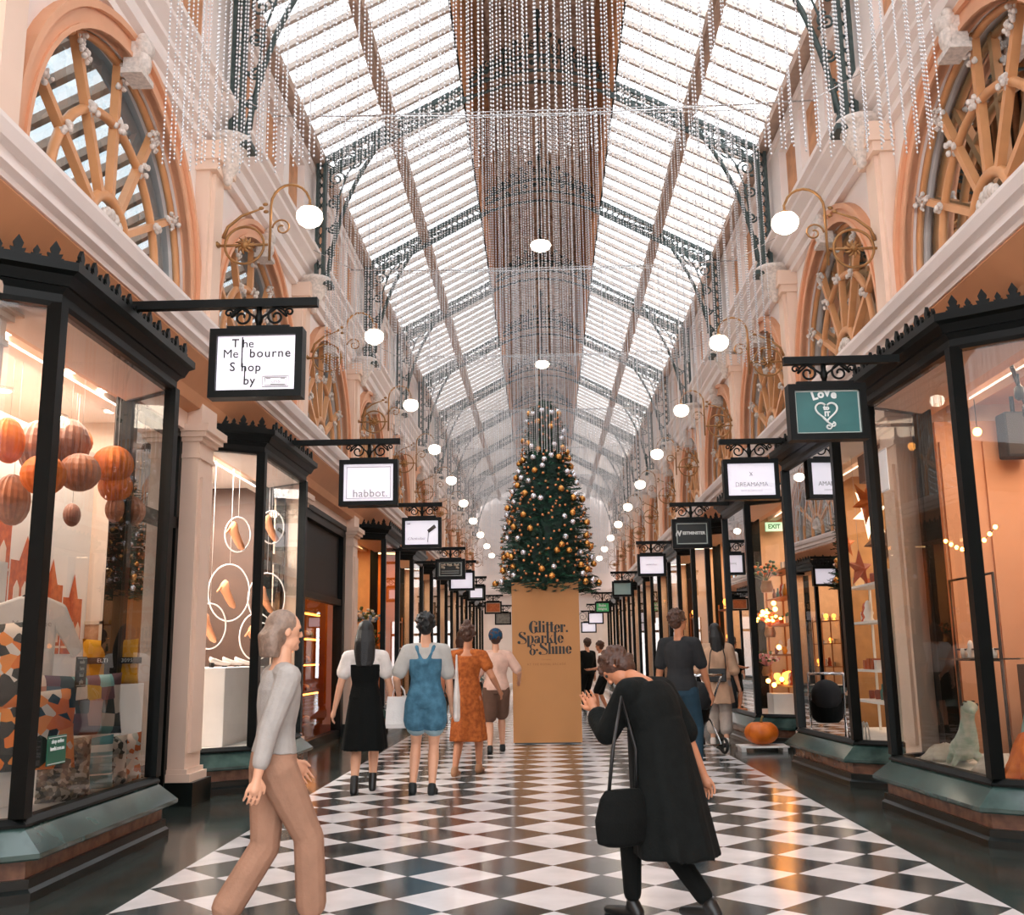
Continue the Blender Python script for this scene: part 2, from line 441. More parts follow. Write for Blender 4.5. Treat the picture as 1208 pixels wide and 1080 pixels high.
for i, k in enumerate(K):
    r = empty('ceiling' if i == 0 else 'ceiling.%03d' % i, (XO, T0+4*k, 0)); struct(r)
    for s in (1, -1):
        link('glazing_bars', side_mesh('roof_bars', roof_bars, RBAR, s), r); link('purlin', side_mesh('purlin', purlin, TIMB, s), r)
        link('eave_beam', side_mesh('eave', eave, TIMB, s), r); link('roof_glass', side_mesh('roof_glass', roof_glass, ROOFG, s), r)
        link('lantern_side', side_mesh('lant_side', lant_side, OTIMB, s), r); link('louvre', side_mesh('lant_louvre', lant_louvre, DARKP, s), r)
    link('lantern_ceiling', lc, r)

# ------------------------------------------------------------------ iron trusses
def chord():
    m = M(); a = (EX-.05, 0, EZ-.02); b = (RX-.03, 0, RZ-.02); d = Vector((b[0]-a[0], 0, b[2]-a[2])); L = d.length; u = d/L; nrm = Vector((u.z, 0, -u.x))
    if nrm.z > 0: nrm = -nrm
    A = Vector(a); h = .2
    m.bar(A, b, .07, .035, (0,1,0)); m.bar(A + nrm*h, Vector(b) + nrm*h, .07, .035, (0,1,0))
    n = 22
    for i in range(n):
        p = A + u*(L*i/n); q = A + u*(L*(i+1)/n)
        m.bar(p, q + nrm*h, .018, .018); m.bar(p + nrm*h, q, .018, .018)
    return m
def post():
    m = M(); m.box(3.1, 3.14, -.06, .06, 6.52, 8.42); m.box(3.2, 3.24, -.06, .06, 6.52, 8.42)
    for i in range(12): z = 6.55 + i*.155; m.bar((3.12,0,z), (3.22,0,z+.15), .018, .018); m.bar((3.22,0,z), (3.12,0,z+.15), .018, .018)
    m.box(2.98, 3.26, -.12, .12, 6.46, 6.52); m.ell((3.08,0,6.6),.07,.07,.09)
    return m
def rib():
    m = M(); pts = []
    P0, P1, P2, P3 = Vector((3.08,0,6.55)), Vector((2.92,0,7.6)), Vector((2.72,0,8.1)), Vector((2.2,0,8.86))
    for i in range(15):
        t = i/14; pts.append(P0*(1-t)**3 + P1*3*t*(1-t)**2 + P2*3*t*t*(1-t) + P3*t**3)
    m.tube(pts, .03, 6)
    # continuing arch beneath the upper chord
    Q = [Vector((2.2,0,8.86)), Vector((1.7,0,9.05)), Vector((1.1,0,9.33)), Vector((.5,0,9.52)), Vector((0,0,9.58))]
    m.tube(Q, .025, 6)
    return m
def scrolls():
    m = M()
    def sp(cx, cz, r, a0, turns=1.6, w=.016, flip=1):
        m.tube([(x, 0, z) for x, z in spiral(cx, cz, r, r*.15, a0, a0 + flip*360*turns, 26)], w, 5)
    for cx, cz, r, a0, fl in ((2.72,8.38,.16,0,1),(2.96,8.12,.13,200,-1),(2.45,8.66,.12,30,1),(3.0,7.75,.1,90,1),(2.99,7.35,.08,0,-1),(3.03,7.0,.06,180,1),(2.9,8.36,.1,120,-1),(2.55,8.5,.09,250,-1)):
        sp(cx, cz, r, a0, flip=fl)
        for q in range(3): m.ell((cx + r*cos(a0+q*2)*1.1, 0, cz + r*sin(a0+q*2)*1.1), .035, .015, .025, 6, 4)
    m.tube([(3.02,0,6.7),(2.98,0,7.2),(2.93,0,7.8),(2.8,0,8.2),(2.5,0,8.6)], .014, 5)
    return m
def crest():
    m = M()
    m.tube([(x,0,9.58+.0+.42*(1-(x/1.05)**2)) for x in [i*.105-1.05 for i in range(21)]], .03, 6)
    m.tube([(x,0,9.5+.0+.26*(1-(x/1.05)**2)) for x in [i*.105-1.05 for i in range(21)]], .025, 6)
    for i in range(-5, 6):
        x = i*.17; z = 9.58+.42*(1-(x/1.05)**2); h = .1 + .32*max(0, 1-abs(i)/4)
        m.tube([(x,0,z-.2),(x,0,z+h)], .014, 5); m.ell((x,0,z+h), .05, .02, .05, 7, 5)
        for sg in (-1, 1): m.tube([(cx, 0, cz) for cx, cz in spiral(x+sg*.07, z+h*.45, .06, .015, 90, 90+sg*-400, 16)], .011, 4)
        m.ell((x+.08,0,z-.1), .05, .015, .05, 6, 4)
    m.tube([(0,0,9.9),(0,0,10.65)], .022, 6); m.ell((0,0,10.68), .05, .03, .09)
    return m
crest_me = crest().mesh('crest', IRON)
for i, k in enumerate(range(-1, 11)):
    t = empty('roof_truss', (XO, T0+4*k, 0))
    tag(t, 'ornate grey iron roof truss on wall corbels, %s one down the arcade from the camera' % ['first', 'second', 'third', 'fourth', 'fifth', 'sixth', 'seventh', 'eighth', 'ninth', 'tenth', 'eleventh', 'last'][i], 'roof truss', 'iron trusses under the glass roof')
    for s in (1, -1):
        link('chord', side_mesh('chord', chord, IRON, s), t); link('post', side_mesh('post', post, IRON, s), t)
        link('curved_rib', side_mesh('rib', rib, IRON, s), t); link('scrollwork', side_mesh('scrolls', scrolls, IRON, s), t)
    link('crest', crest_me, t)

# ------------------------------------------------------------------ shopfronts
def bay(s, k, y0, y1, xa, xb, label):
    """projecting canted shop window; y0 near corner, y1 far corner; xa, xb = distance from centre line at these corners"""
    path = [(3.46, y0-.34), (xa, y0), (xb, y1), (3.46, y1+.34)]     # outward = towards the centre line
    path = path[::-1]
    root = empty('shop_bay_window', (s*3.2, (y0+y1)/2, 0)); tag(root, label, 'shop window', 'projecting shop windows')
    off = (-s*3.2, -(y0+y1)/2, 0)
    def B(m, name, mt, parent=root):
        m = m if s > 0 else m.mirror(); m.shift(*off); return m.build(name, mt, parent)
    # path reversed so that the left normal (d.y,-d.x) points to the centre line
    def sw(prof): return M().sweep(prof, path)
    B(sw([(-.02,0),(.12,0),(.12,.05),(.1,.07),(.1,.12),(-.02,.12)]), 'plinth', DKST)
    B(sw([(-.02,.12),(.07,.12),(.07,.225),(-.02,.225)]), 'base_band', BRST)
    sill_o = B(sw([(-.05,.225),(.16,.225),(.17,.235),(.17,.26),(.03,.385),(-.05,.385)]), 'sill', MARB)
    B(sw([(-.05,.385),(.05,.385),(.05,.4),(.02,.43),(-.05,.43)]), 'bottom_rail', BLACK, sill_o)
    fascia_o = B(sw([(-.06,3.4),(.02,3.4),(.03,3.43),(.03,3.48),(.06,3.52),(.08,3.52),(.11,3.58),(.15,3.6),(.15,3.655),(-.06,3.68)]), 'fascia', BLACK)
    fr = M()
    for i, (x, y) in enumerate(path):
        w = .045 if i in (1, 2) else .05
        fr.prism([(x-w, y-w), (x+w, y-w), (x+w, y+w), (x-w, y+w)], lambda u, v, h: (u, v, h), .43, 3.42)
    fr.box(3.44, 3.56, y1+.32, y1+.47, 0, 3.5); fr.box(3.44, 3.56, y0-.47, y0-.32, 0, 3.5)
    frame_o = B(fr, 'frame_posts', BLACK)
    for i in range(3):
        a, b = Vector(path[i]), Vector(path[i+1])
        g = M(); g.quad((a.x, a.y, .43), (b.x, b.y, .43), (b.x, b.y, 3.41), (a.x, a.y, 3.41)); B(g, 'window_pane', GLASS, frame_o)
    cr = M()
    P = [Vector(p) for p in path]
    for i in range(3):
        d = P[i+1]-P[i]; L = d.length; d /= L; nn = Vector((d.y, -d.x)); c = max(2, int(L/.095))
        for j in range(c):
            q = P[i] + d*(L*(j+.5)/c) + nn*.1; big = j % 2 == 0; hh = .13 if big else .085
            leaf = [(-.01,0),(-.035,.02),(-.045,.05),(-.02,.045),(-.03,.08),(0,.13),(.03,.08),(.02,.045),(.045,.05),(.035,.02),(.01,0)]
            sc = hh/.13
            cr.prism([(u*sc, v*sc) for u, v in leaf][::-1], lambda u, v, h, q=q, d=d, nn=nn: (q.x + d.x*u + nn.x*h, q.y + d.y*u + nn.y*h, 3.655 + v), -.012, .012)
        cr.bar((P[i].x+nn.x*.1, P[i].y+nn.y*.1, 3.66), (P[i+1].x+nn.x*.1, P[i+1].y+nn.y*.1, 3.66), .03, .03)
    B(cr, 'cresting', BLACKM, fascia_o)
    dk = M(); dk.prism([(3.44, y0-.3), (xa+.06, y0), (xb+.06, y1), (3.44, y1+.3), (4.0, y1+.3), (4.0, y0-.3)][::-1], lambda u, v, h: (u, v, h), .3, .4)
    B(dk, 'display_deck', WHITE)
    sf = M(); sf.prism([(3.46, y0-.3), (xa+.06, y0), (xb+.06, y1), (3.46, y1+.3)][::-1], lambda u, v, h: (u, v, h), 3.4, 3.5)
    B(sf, 'head_board', CREAM)
    return root
def infill(s, ya, yb, kind='door'):
    """dark timber shop door or side light between bay and pier"""
    n = {'door': 'shop_door', 'side': 'side_light'}[kind]
    root = empty(n, (s*3.5, (ya+yb)/2, 0)); off = (-s*3.5, -(ya+yb)/2, 0)
    def B(m, name, mt):
        m = m if s > 0 else m.mirror(); m.shift(*off); return m.build(name, mt, root)
    f = M(); f.box(3.46, 3.58, ya, ya+.07, 0, 3.5); f.box(3.46, 3.58, yb-.07, yb, 0, 3.5); f.box(3.46, 3.58, ya, yb, 3.38, 3.5); f.box(3.46, 3.58, ya, yb, 2.5, 2.6)
    f.box(3.46, 3.58, ya, yb, 0, .1)
    if kind == 'door':
        f.box(3.5, 3.56, ya+.07, ya+.17, .1, 2.5); f.box(3.5, 3.56, yb-.17, yb-.07, .1, 2.5); f.box(3.5, 3.56, ya, yb, .1, .38); f.box(3.44, 3.6, ya-.02, yb+.02, 3.5, 3.56)
    fo = B(f, 'frame', BLACK)
    g = M(); g.quad((3.53,ya,.1), (3.53,yb,.1), (3.53,yb,3.4), (3.53,ya,3.4)); B(g, 'glass', GLASS)
    if kind == 'door':
        h = M(); h.tube([(3.5, ya+.13, .95), (3.43, ya+.13, .98), (3.43, ya+.13, 1.3), (3.5, ya+.13, 1.33)], .012, 8); B(h, 'handle', BRASS).parent = fo
    return root
def shop_pilaster(s, y, k):
    m = M(); w = .21
    m.box(3.3, 3.62, y-w, y+w, .27, 3.18); m.box(3.27, 3.31, y-w+.06, y+w-.06, .45, 3.0)
    base = M(); base.box(3.2, 3.62, y-w-.05, y+w+.05, 0, .2); b2 = M(); b2.box(3.24, 3.62, y-w-.03, y+w+.03, .2, .27); b2.box(3.27, 3.62, y-w-.015, y+w+.015, .27, .31)
    cp = M()
    for i, (d, z0, z1) in enumerate(((.02,3.18,3.22),(.004,3.22,3.34),(.04,3.34,3.38),(.08,3.38,3.43),(.11,3.43,3.5),(.02,3.5,3.98))): cp.box(3.3-d, 3.62, y-w-d*.8, y+w+d*.8, z0, z1)
    o = []
    root = empty('trim_%d' % (50 + k + (20 if s > 0 else 0)), (s*3.4, y, 0)); struct(root)
    for mm, nm, mt in ((m, 'shaft', PINK), (base, 'plinth', DKST), (b2, 'base_moulding', PINK), (cp, 'capital', PINK)):
        mm = mm if s > 0 else mm.mirror(); mm.shift(-s*3.4, -y, 0); mm.build(nm, mt, root)
BAYS = {(-1,0): (5.85,7.85,2.95,2.97), (-1,1): (10.5,12.3,2.97,2.95), (1,0): (7.2,8.92,2.97,2.88), (1,1): (10.4,12.2,3.0,2.9), (1,2): (14.95,16.6,2.97,2.93)}
WALLC = {(-1,0): mat('shop_wall_blush','#e3c3ae',.6,var=.05), (-1,1): mat('shop_wall_white','#dccdc2',.55,var=.04), (-1,2): mat('shop_wall_dark','#4a2f20',.6,var=.2), (-1,3): mat('shop_wall_amber','#d97a2c',.6,var=.15),
         (1,0): mat('shop_wall_apricot','#d9a27e',.55,var=.1,scale=1.5), (1,1): mat('shop_wall_stone','#d9c6b4',.6), (1,2): mat('shop_wall_gold','#c08a58',.6,var=.2)}
COLS = ['left', 'right']
blab = {(-1,0): 'black framed canted shop window on the left, nearest to the camera, full of cushions and orange lanterns',
        (-1,1): 'black framed canted shop window on the left with shoes hung in white rings',
        (1,0): 'black framed canted shop window on the right, nearest to the camera, over green marble sill, with orange interior',
        (1,1): 'black framed canted shop window on the right with paper stars and small gifts on white shelves',
        (1,2): 'black framed canted shop window behind the orange pumpkin on the right'}
for s in (-1, 1):
    for k in range(0, 11):
        y = T0+4*k; b = BAYS.get((s,k), (y+.95, y+2.75, 2.95, 2.95)); shop_pilaster(s, y, k)
        if (s,k) != (-1,2):
            lb = blab.get((s,k), 'dark canted shop window on the %s, %s bay from the camera on that side' % (SN[s], ORD[k] if k < 10 else 'farthest'))
            bay(s, k, *b, lb)
            if b[0]-.48-(y+.21) > .12:
                q = infill(s, y+.21, b[0]-.48, 'side' if b[0]-.48-(y+.21) < .5 else 'door'); tag(q, 'dark framed glazed opening just this side of the %s window bay on the %s' % (['nearest','second','third','fourth','fifth','sixth','seventh','eighth','ninth','tenth','farthest'][k], SN[s]), 'shop entrance', 'glazed openings beside the bays')
            q = infill(s, b[1]+.48, y+4-.21); tag(q, 'dark framed glass shop door just beyond the %s window bay on the %s' % (['nearest','second','third','fourth','fifth','sixth','seventh','eighth','ninth','tenth','farthest'][k], SN[s]), 'door', 'glazed shop doors beyond the bays')
        # room behind
        wm = WALLC.get((s,k)) or (mat('shop_wall_amber','#d97a2c') if (k*3+s) % 3 == 0 else mat('shop_wall_far','#d7ac88',.6))
        def R(m, nm, mt): m = m if s > 0 else m.mirror(); return struct(m.build(nm, mt))
        back = 5.4
        w = M(); w.box(back, back+.1, y-.06, y+4.06, 0, 3.6); R(w, 'wall_back', wm)
        w = M(); w.box(3.62, back+.1, y-.06, y+.06, 0, 3.6); R(w, 'wall_party', wm)
        c = M(); c.box(3.5, back+.1, y-.06, y+4.06, 3.58, 3.68); R(c, 'ceiling', CREAM if (s,k) != (1,0) else mat('warm_ceiling', '#e0ad84', .6))
        li = bpy.data.lights.new('shop_light', 'AREA'); li.shape = 'RECTANGLE'; li.size = 1.4; li.size_y = 2.8; li.color = (1,.78,.55); li.energy = 80
        if (s,k) == (-1,1): li.color = (1,.93,.86); li.energy = 300
        if (s,k) == (-1,0): li.color = (1,.86,.7); li.energy = 120
        if (s,k) == (1,0): li.color = (1,.76,.56); li.energy = 75
        if (s,k) in ((-1,3),(-1,2)): li.color = (1,.6,.25); li.energy = 60 if k == 3 else 30
        if (s,k) in ((1,1),(1,2)): li.energy = 70
        lo = bpy.data.objects.new('shop_light', li); col.objects.link(lo); lo.location = (s*4.3, y+2, 3.52)
for s in (-1, 1):       # masonry closing the ground floor either side of and behind the camera
    w = M(); w.box(s*3.46, s*3.62, T0-12, T0, 0, 4.0); struct(w.build('wall_'+SN[s], PINK))
w = M(); w.box(-3.8, 3.8, 50.0, 50.2, 3.0, 4.6); w.box(-3.8, 3.8, 50.0, 50.2, 7.2, 11.4)
w.box(-3.8,-1.3,50.0,50.2,4.6,7.2); w.box(1.3,3.8,50.0,50.2,4.6,7.2); w.box(-3.8,-1.6,50.0,50.2,0,3.0); w.box(1.6,3.8,50.0,50.2,0,3.0); w.box(-3.8,3.8,49.85,50.0,4.2,4.45)
struct(w.build('wall_end', CREAM), 'pale plaster end wall of the arcade far behind the tree', 'wall')
w = M()
for i in range(5): w.box(-1.3+.65*i-.03, -1.3+.65*i+.03, 50.02, 50.1, 4.6, 7.2)
for i in range(4): w.box(-1.3, 1.3, 50.03, 50.09, 4.6+.85*i-.03, 4.6+.85*i+.03)
o = w.build('window_30', WBAR); struct(o)
g = M(); g.quad((-1.3,50.06,4.6),(1.3,50.06,4.6),(1.3,50.06,7.2),(-1.3,50.06,7.2)); g.build('frosted_glass', glass_mat('frosted_end_glass', '#b0aaa6', 1, .1), o)
w = M()
for x in (-1.6,-.8,0,.8,1.6): w.box(x-.05, x+.05, 50.02, 50.12, 0, 3)
w.box(-1.6,1.6,50.02,50.12,2.3,2.42); o = w.build('door_1', BLACK); struct(o)
g = M(); g.quad((-1.6,50.07,0),(1.6,50.07,0),(1.6,50.07,3),(-1.6,50.07,3)); g.build('door_glass', glass_mat('door_end_glass', '#c8c0ba', 1), o)

# ------------------------------------------------------------------ hanging signs
BOARD = {}
def sign(s, Y, x_tip, x_wall, z_rod, xa, xb, z0, z1, label, panel, fw=.05, frame=BLACK, inner=None):
    """rod from the shopfront, scroll bracket and framed board facing down the arcade; xa<xb"""
    cx = (xa+xb)/2; root = empty('hanging_sign', (cx, Y, z0)); tag(root, label, 'sign', 'hanging shop signs')
    def B(m, n, mt): m.shift(-cx, -Y, -z0); return m.build(n, mt, root)
    r = M(); r.box(min(x_tip, x_wall), max(x_tip, x_wall), Y-.03, Y+.03, z_rod-.03, z_rod+.03); B(r, 'rod', BLACKM)
    zt = z1; zb = z_rod-.03; h = zb-zt-.02; c = M()
    c.box(cx-.22, cx+.22, Y-.02, Y+.02, zt, zt+.03)
    c.tube([(cx, Y, zt+.02), (cx, Y, zb)], .02, 8); c.ell((cx, Y, (zt+zb)/2), .03, .03, .05, 8, 6)
    for sg in (-1, 1):
        rr = h*.52; x0 = cx+sg*(.045+rr); zz = zt+.03+rr*.9
        a0 = 0 if sg > 0 else 180
        pts = [(x, Y, z) for x, z in spiral(x0, zz, rr, rr*.18, a0, a0 + sg*560, 34)]
        c.tube(pts, .009, 6)
        c.tube([(cx, Y, zt+.05), (cx+sg*.03, Y, zt+.1), (cx+sg*.1, Y, zb-.02), (cx+sg*(.05+rr), Y, zb-.005), (x0+sg*rr, Y, zz)], .009, 6)
        c.tube([(x, Y, z) for x, z in spiral(x0+sg*rr*1.25, zb-.035, .03, .01, 180 if sg > 0 else 0, (180 if sg > 0 else 0)+sg*-400, 14)], .008, 6)
    B(c, 'scroll_bracket', BLACKM)
    f = M(); d = .06
    f.box(xa, xb, Y-d, Y+d, z1-fw, z1); f.box(xa, xb, Y-d, Y+d, z0, z0+fw); f.box(xa, xa+fw, Y-d, Y+d, z0+fw, z1-fw); f.box(xb-fw, xb, Y-d, Y+d, z0+fw, z1-fw)
    fo = B(f, 'frame', frame)
    p = M(); p.box(xa+fw*.98, xb-fw*.98, Y-.03, Y+.03, z0+fw*.98, z1-fw*.98); root['b'] = B(p, 'board', panel)
    if inner:
        i = M(); a, b, c0, c1, t, mt = xa+fw+inner[0], xb-fw-inner[0], z0+fw+inner[0], z1-fw-inner[0], inner[1], inner[2]; yy = Y-.034
        i.box(a, b, yy, yy+.006, c1-t, c1); i.box(a, b, yy, yy+.006, c0, c0+t); i.box(a, a+t, yy, yy+.006, c0, c1); i.box(b-t, b, yy, yy+.006, c0, c1)
        B(i, 'inner_border', mt).parent = root['b']
    BOARD[root.name] = root['b']; del root['b']
    return root, cx, Y, z0
def put(root, body, size, x, z, m=INK, **k):
    return text('lettering', body, size, (x - root.location.x, -.0335, z - root.location.z), m, BOARD[root.name], **k)
def pline(root, segs, w, m, name='emblem'):
    g = M()
    for pts in segs: g.tube([(x - root.location.x, -.036, z - root.location.z) for x, z in pts], w, 6)
    return g.build(name, m, BOARD[root.name])
# left row
r, cx, Y, z = sign(-1, 6.8, -1.57, -3.05, 3.74, -2.31, -1.66, 3.05, 3.545, 'large white hanging sign of The Melbourne Shop, nearest on the left', SIGNW)
B0 = .0
put(r, 'T', .085, -2.135, 3.44, bold=.0008); put(r, 'he', .085, -2.045, 3.44-.004, bold=.0)
put(r, 'Me', .088, -2.165, 3.365); put(r, 'bourne', .088, -1.89, 3.365, bold=.0008, spacing=1.15)
put(r, 'S', .09, -2.15, 3.27, bold=.0008); put(r, 'hop', .085, -2.02, 3.265, bold=.0008, spacing=1.1); put(r, 'by', .085, -2.03, 3.17, bold=.0008, spacing=1.1)
pline(r, [[(-2.085,3.485),(-2.085,3.27)], [(-2.062,3.27),(-2.062,3.15)]], .0045, INK)
pline(r, [[(-1.935,3.2),(-1.755,3.2),(-1.755,3.125),(-1.935,3.125),(-1.935,3.2)], [(-1.92,3.19),(-1.77,3.19),(-1.77,3.135),(-1.92,3.135),(-1.92,3.19)], [(-1.91,3.183),(-1.88,3.183)], [(-1.81,3.183),(-1.78,3.183)], [(-1.88,3.142),(-1.78,3.142)]], .003, GREYINK)
put(r, 'lumbi', .035, -1.845, 3.162, GREYINK)
r, cx, Y, z = sign(-1, 11.3, -1.62, -3.05, 3.69, -2.3, -1.64, 2.955, 3.475, 'white hanging sign reading habbot, second on the left', SIGNW, inner=(.03, .006, GREYINK))
put(r, 'habbot.', .125, -1.95, 3.09, GREYINK, bold=.0005, spacing=1.05)
r, cx, Y, z = sign(-1, 15.7, -1.58, -3.05, 3.61, -2.2, -1.59, 2.935, 3.405, 'white hanging sign with a honey dipper drawing, third on the left', SIGNW)
pline(r, [[(-1.79,3.18),(-1.68,3.26)], [(-1.8,3.19),(-1.7,3.27)], [(-1.79,3.2),(-1.69,3.28)]], .02, mat('dipper_grey', '#5d5753', .6)); pline(r, [[(-1.79,3.18),(-1.8,3.02)]], .006, GREYINK); pline(r, [[(-2.12,3.31),(-2.07,3.312)]], .008, GREYINK)
put(r, 'Chokolait', .07, -1.98, 3.08, GREYINK, shear=.3)
r, cx, Y, z = sign(-1, 20.3, -1.57, -3.05, 3.4, -2.17, -1.575, 2.785, 3.19, 'black hanging sign with pale double border and landscape, fourth on the left', mat('black_sign_board', '#0f1a18', .4), inner=(.02, .012, mat('pale_sign_line', '#b9c4bd', .5)))
pline(r, [[(-2.08,3.11),(-1.67,3.11),(-1.67,2.86),(-2.08,2.86),(-2.08,3.11)]], .006, MATS['pale_sign_line'])
pline(r, [[(-2.06,3.07),(-2.02,3.06),(-1.97,3.08)],[(-1.94,3.08),(-1.88,3.06),(-1.84,3.075)],[(-1.8,3.08),(-1.74,3.05),(-1.7,3.08)],[(-2.06,3.03),(-1.98,3.01)],[(-1.76,3.02),(-1.7,3.0)]], .025, mat('sign_cloud', '#b9ad98', .6)); pline(r, [[(-2.05,2.95),(-1.7,2.95)],[(-2.05,2.91),(-1.7,2.91)]], .007, MATS['pale_sign_line'])
r, *_ = sign(-1, 23.3, -1.56, -3.05, 3.41, -2.18, -1.595, 2.755, 3.2, 'blank white hanging sign partly behind the black landscape sign, fifth on the left', SIGNW)
r, *_ = sign(-1, 27.7, -1.57, -3.05, 3.38, -2.1, -1.6, 2.755, 3.17, 'white hanging sign in a wide grey frame, sixth on the left', SIGNW, inner=(-.01, .05, mat('grey_sign_frame', '#6b7570', .5)))
r, *_ = sign(-1, 35.7, -1.45, -3.05, 3.35, -2.1, -1.5, 2.72, 3.15, 'orange hanging sign, seventh on the left', mat('orange_sign', '#c9703c', .5, c2='#b05a2c', scale=20), inner=(-.01, .03, mat('beige_sign_line', '#c9b9a6', .5)))
r, *_ = sign(-1, 41.0, -1.3, -3.05, 3.25, -2.0, -1.35, 2.5, 3.0, 'grey hanging sign, farthest on the left', mat('grey_sign', '#8a8780', .5, c2='#6a6862', scale=10))
# right row
r, cx, Y, z = sign(1, 7.83, 1.9, 2.8, 3.53, 1.91, 2.51, 2.885, 3.33, 'teal hanging sign with a white heart reading Love, nearest on the right', mat('teal_sign', '#2f6b6b', .35), inner=(.0, .012, MATS['pale_sign_line']))
LW = mat('sign_white_ink', '#e6ecea', .5)
for ch, x, zz, a in (('L', 2.115, 3.235, .25), ('o', 2.165, 3.25, .1), ('V', 2.215, 3.26, 0), ('e', 2.265, 3.245, -.15)):
    put(r, ch, .09, x, zz, LW, bold=.004, rot=(pi/2, -a, 0))
heart = []
for i in range(41):
    t = 2*pi*i/40; heart.append((2.2 + .0058*16*sin(t)**3*.9, 3.115 + .0052*(13*cos(t)-5*cos(2*t)-2*cos(3*t)-cos(4*t))))
pline(r, [heart[3:38]], .008, LW, 'heart'); pline(r, [spiral(2.21, 2.99, .028, .006, 90, -360, 18), [(2.17,3.06),(2.2,3.03),(2.235,3.0)], spiral(2.245, 3.005, .02, .005, 90, -300, 14)], .007, LW, 'heart_tail')
put(r, 'to', .05, 2.2, 3.14, LW, bold=.003); put(r, 'IT', .05, 2.205, 3.09, LW, bold=.003)
r, cx, Y, z = sign(1, 11.9, 2.08, 2.85, 3.73, 2.105, 2.75, 3.03, 3.51, 'white hanging sign with faint grey name DREAMAMA, second on the right', SIGNW)
put(r, 'DREAMAMA', .075, 2.43, 3.21, GREYINK, sx=.95); pline(r, [[(2.41,3.36),(2.45,3.31)],[(2.45,3.36),(2.41,3.31)]], .003, GREYINK); put(r, 'jewels & adornments', .03, 2.43, 3.14, mat('faint_ink', '#cfcdd0', .5))
r, cx, Y, z = sign(1, 15.7, 1.94, 2.85, 3.54, 1.96, 2.56, 2.86, 3.31, 'black hanging sign reading WESTMINSTER, third on the right', MATS['black_sign_board'], inner=(.015, .014, MATS['pale_sign_line']))
put(r, 'W', .11, 2.045, 3.085, LW, bold=.006); put(r, 'ESTMINSTER', .062, 2.29, 3.09, LW, bold=.003)
r, cx, Y, z = sign(1, 20, 1.79, 2.85, 3.42, 1.805, 2.355, 2.765, 3.195, 'white hanging sign with one faint grey line of text, fourth on the right', SIGNW)
put(r, 'jeweller', .07, 2.08, 2.99, MATS['faint_ink'])
sign(1, 27.7, 1.77, 2.85, 3.45, 1.805, 2.35, 2.81, 3.215, 'pale blue green hanging sign, fifth on the right', mat('aqua_sign', '#8fb5b1', .4, c2='#9fb9b6', scale=2))
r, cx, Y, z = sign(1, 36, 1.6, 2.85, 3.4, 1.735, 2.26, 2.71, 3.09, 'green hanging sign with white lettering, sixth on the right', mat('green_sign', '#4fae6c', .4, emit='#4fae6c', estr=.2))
put(r, 'Bubs', .13, 1.99, 2.97, LW, bold=.004); put(r, 'delights', .1, 1.99, 2.85, LW, bold=.003)
sign(1, 40, 1.6, 2.85, 3.2, 1.65, 2.25, 2.45, 2.9, 'white hanging sign low behind the green one, seventh on the right', SIGNW)
sign(1, 43.7, 1.5, 2.85, 3.1, 1.5, 2.15, 2.2, 2.65, 'white hanging sign, farthest and lowest on the right', SIGNW)

# ------------------------------------------------------------------ globe wall lamps
LAMP = {1: lambda y: (3.37, y, 5.2), -1: lambda y: (-3.24, y, 5.4)}
def lamp_proto(s, y, lb):
    root = empty('globe_wall_lamp', LAMP[s](y)); tag(root, lb, 'wall lamp', 'globe lamps on scrolled wall brackets')
    return root
def lamp_parts(s):
    m = M()
    def p(x, z): return (-x, 0, z)           # x = distance into the arcade
    m.tube([p(-.06,.02), p(.1,.02), p(.48,.02)], .014, 6)
    m.tube([p(.24+.2*cos(a*pi/12), .02+.2*sin(a*pi/12)) for a in range(24)], .014, 6, closed=True)
    m.tube([p(.5,-.15), p(.5,.45)] + [p(.7-.2*cos(a*pi/10), .45+.22*sin(a*pi/10)) for a in range(1, 10)] + [p(.9,.5), p(.9,.42)], .014, 6)
    for a in range(10):
        t = a*pi/5; m.tube([p(.24,.02), p(.24+.06*cos(t),.02+.06*sin(t)), p(.24+.1*cos(t+.3),.02+.1*sin(t+.3))], [.012,.018,.004], 5)
    rose = M(); rose.lathe([(.01,-.02),(.05,-.01),(.055,.02),(.02,.05),(.02,.08)], (-(-.06),0,.02), 10); m.ell(p(.24,.02), .04)
    m.tube([p(.02,.1), p(.06,.22), p(.2,.34), p(.42,.42)], [.02,.016,.014,.008], 6)
    for q in ((.4,.42),(.44,.46),(.45,.38)): m.ell(p(*q), .03, .015, .02, 6, 4)
    m.tube([(-x, 0, z) for x, z in spiral(.62, .2, .1, .02, 180, -300, 22)], .01, 5)
    m.lathe([(.02,0),(.05,.0),(.04,.04),(.015,.06)], (-.9,0,.39), 12)
    g = M(); g.lathe([(.01,-.13),(.06,-.12),(.11,-.085),(.135,-.03),(.13,.02),(.1,.06),(.05,.08),(.01,.085)], (-.9,0,.33), 18)
    if s < 0: m, g, rose = m.mirror(), g.mirror(), rose.mirror()
    return m.mesh('lamp_arm', BRASS), g.mesh('lamp_globe', GLOBE), rose.mesh('wall_rose', BRASS)
for s in (1, -1):
    a, g, ro = lamp_parts(s); proto = None
    for i, k in enumerate(range(1, 11)):
        y = T0+4*k
        if i == 0:
            proto = lamp_proto(s, y, ''); aa = link('arm', a, proto); link('wall_rose', ro, aa); link('globe', g, aa); o = proto
        else: o = copy_tree(proto, loc=LAMP[s](y))
        o['label'] = 'lit white globe lamp on a brass scroll bracket, %s on the %s wall' % (ORD[i], SN[s])
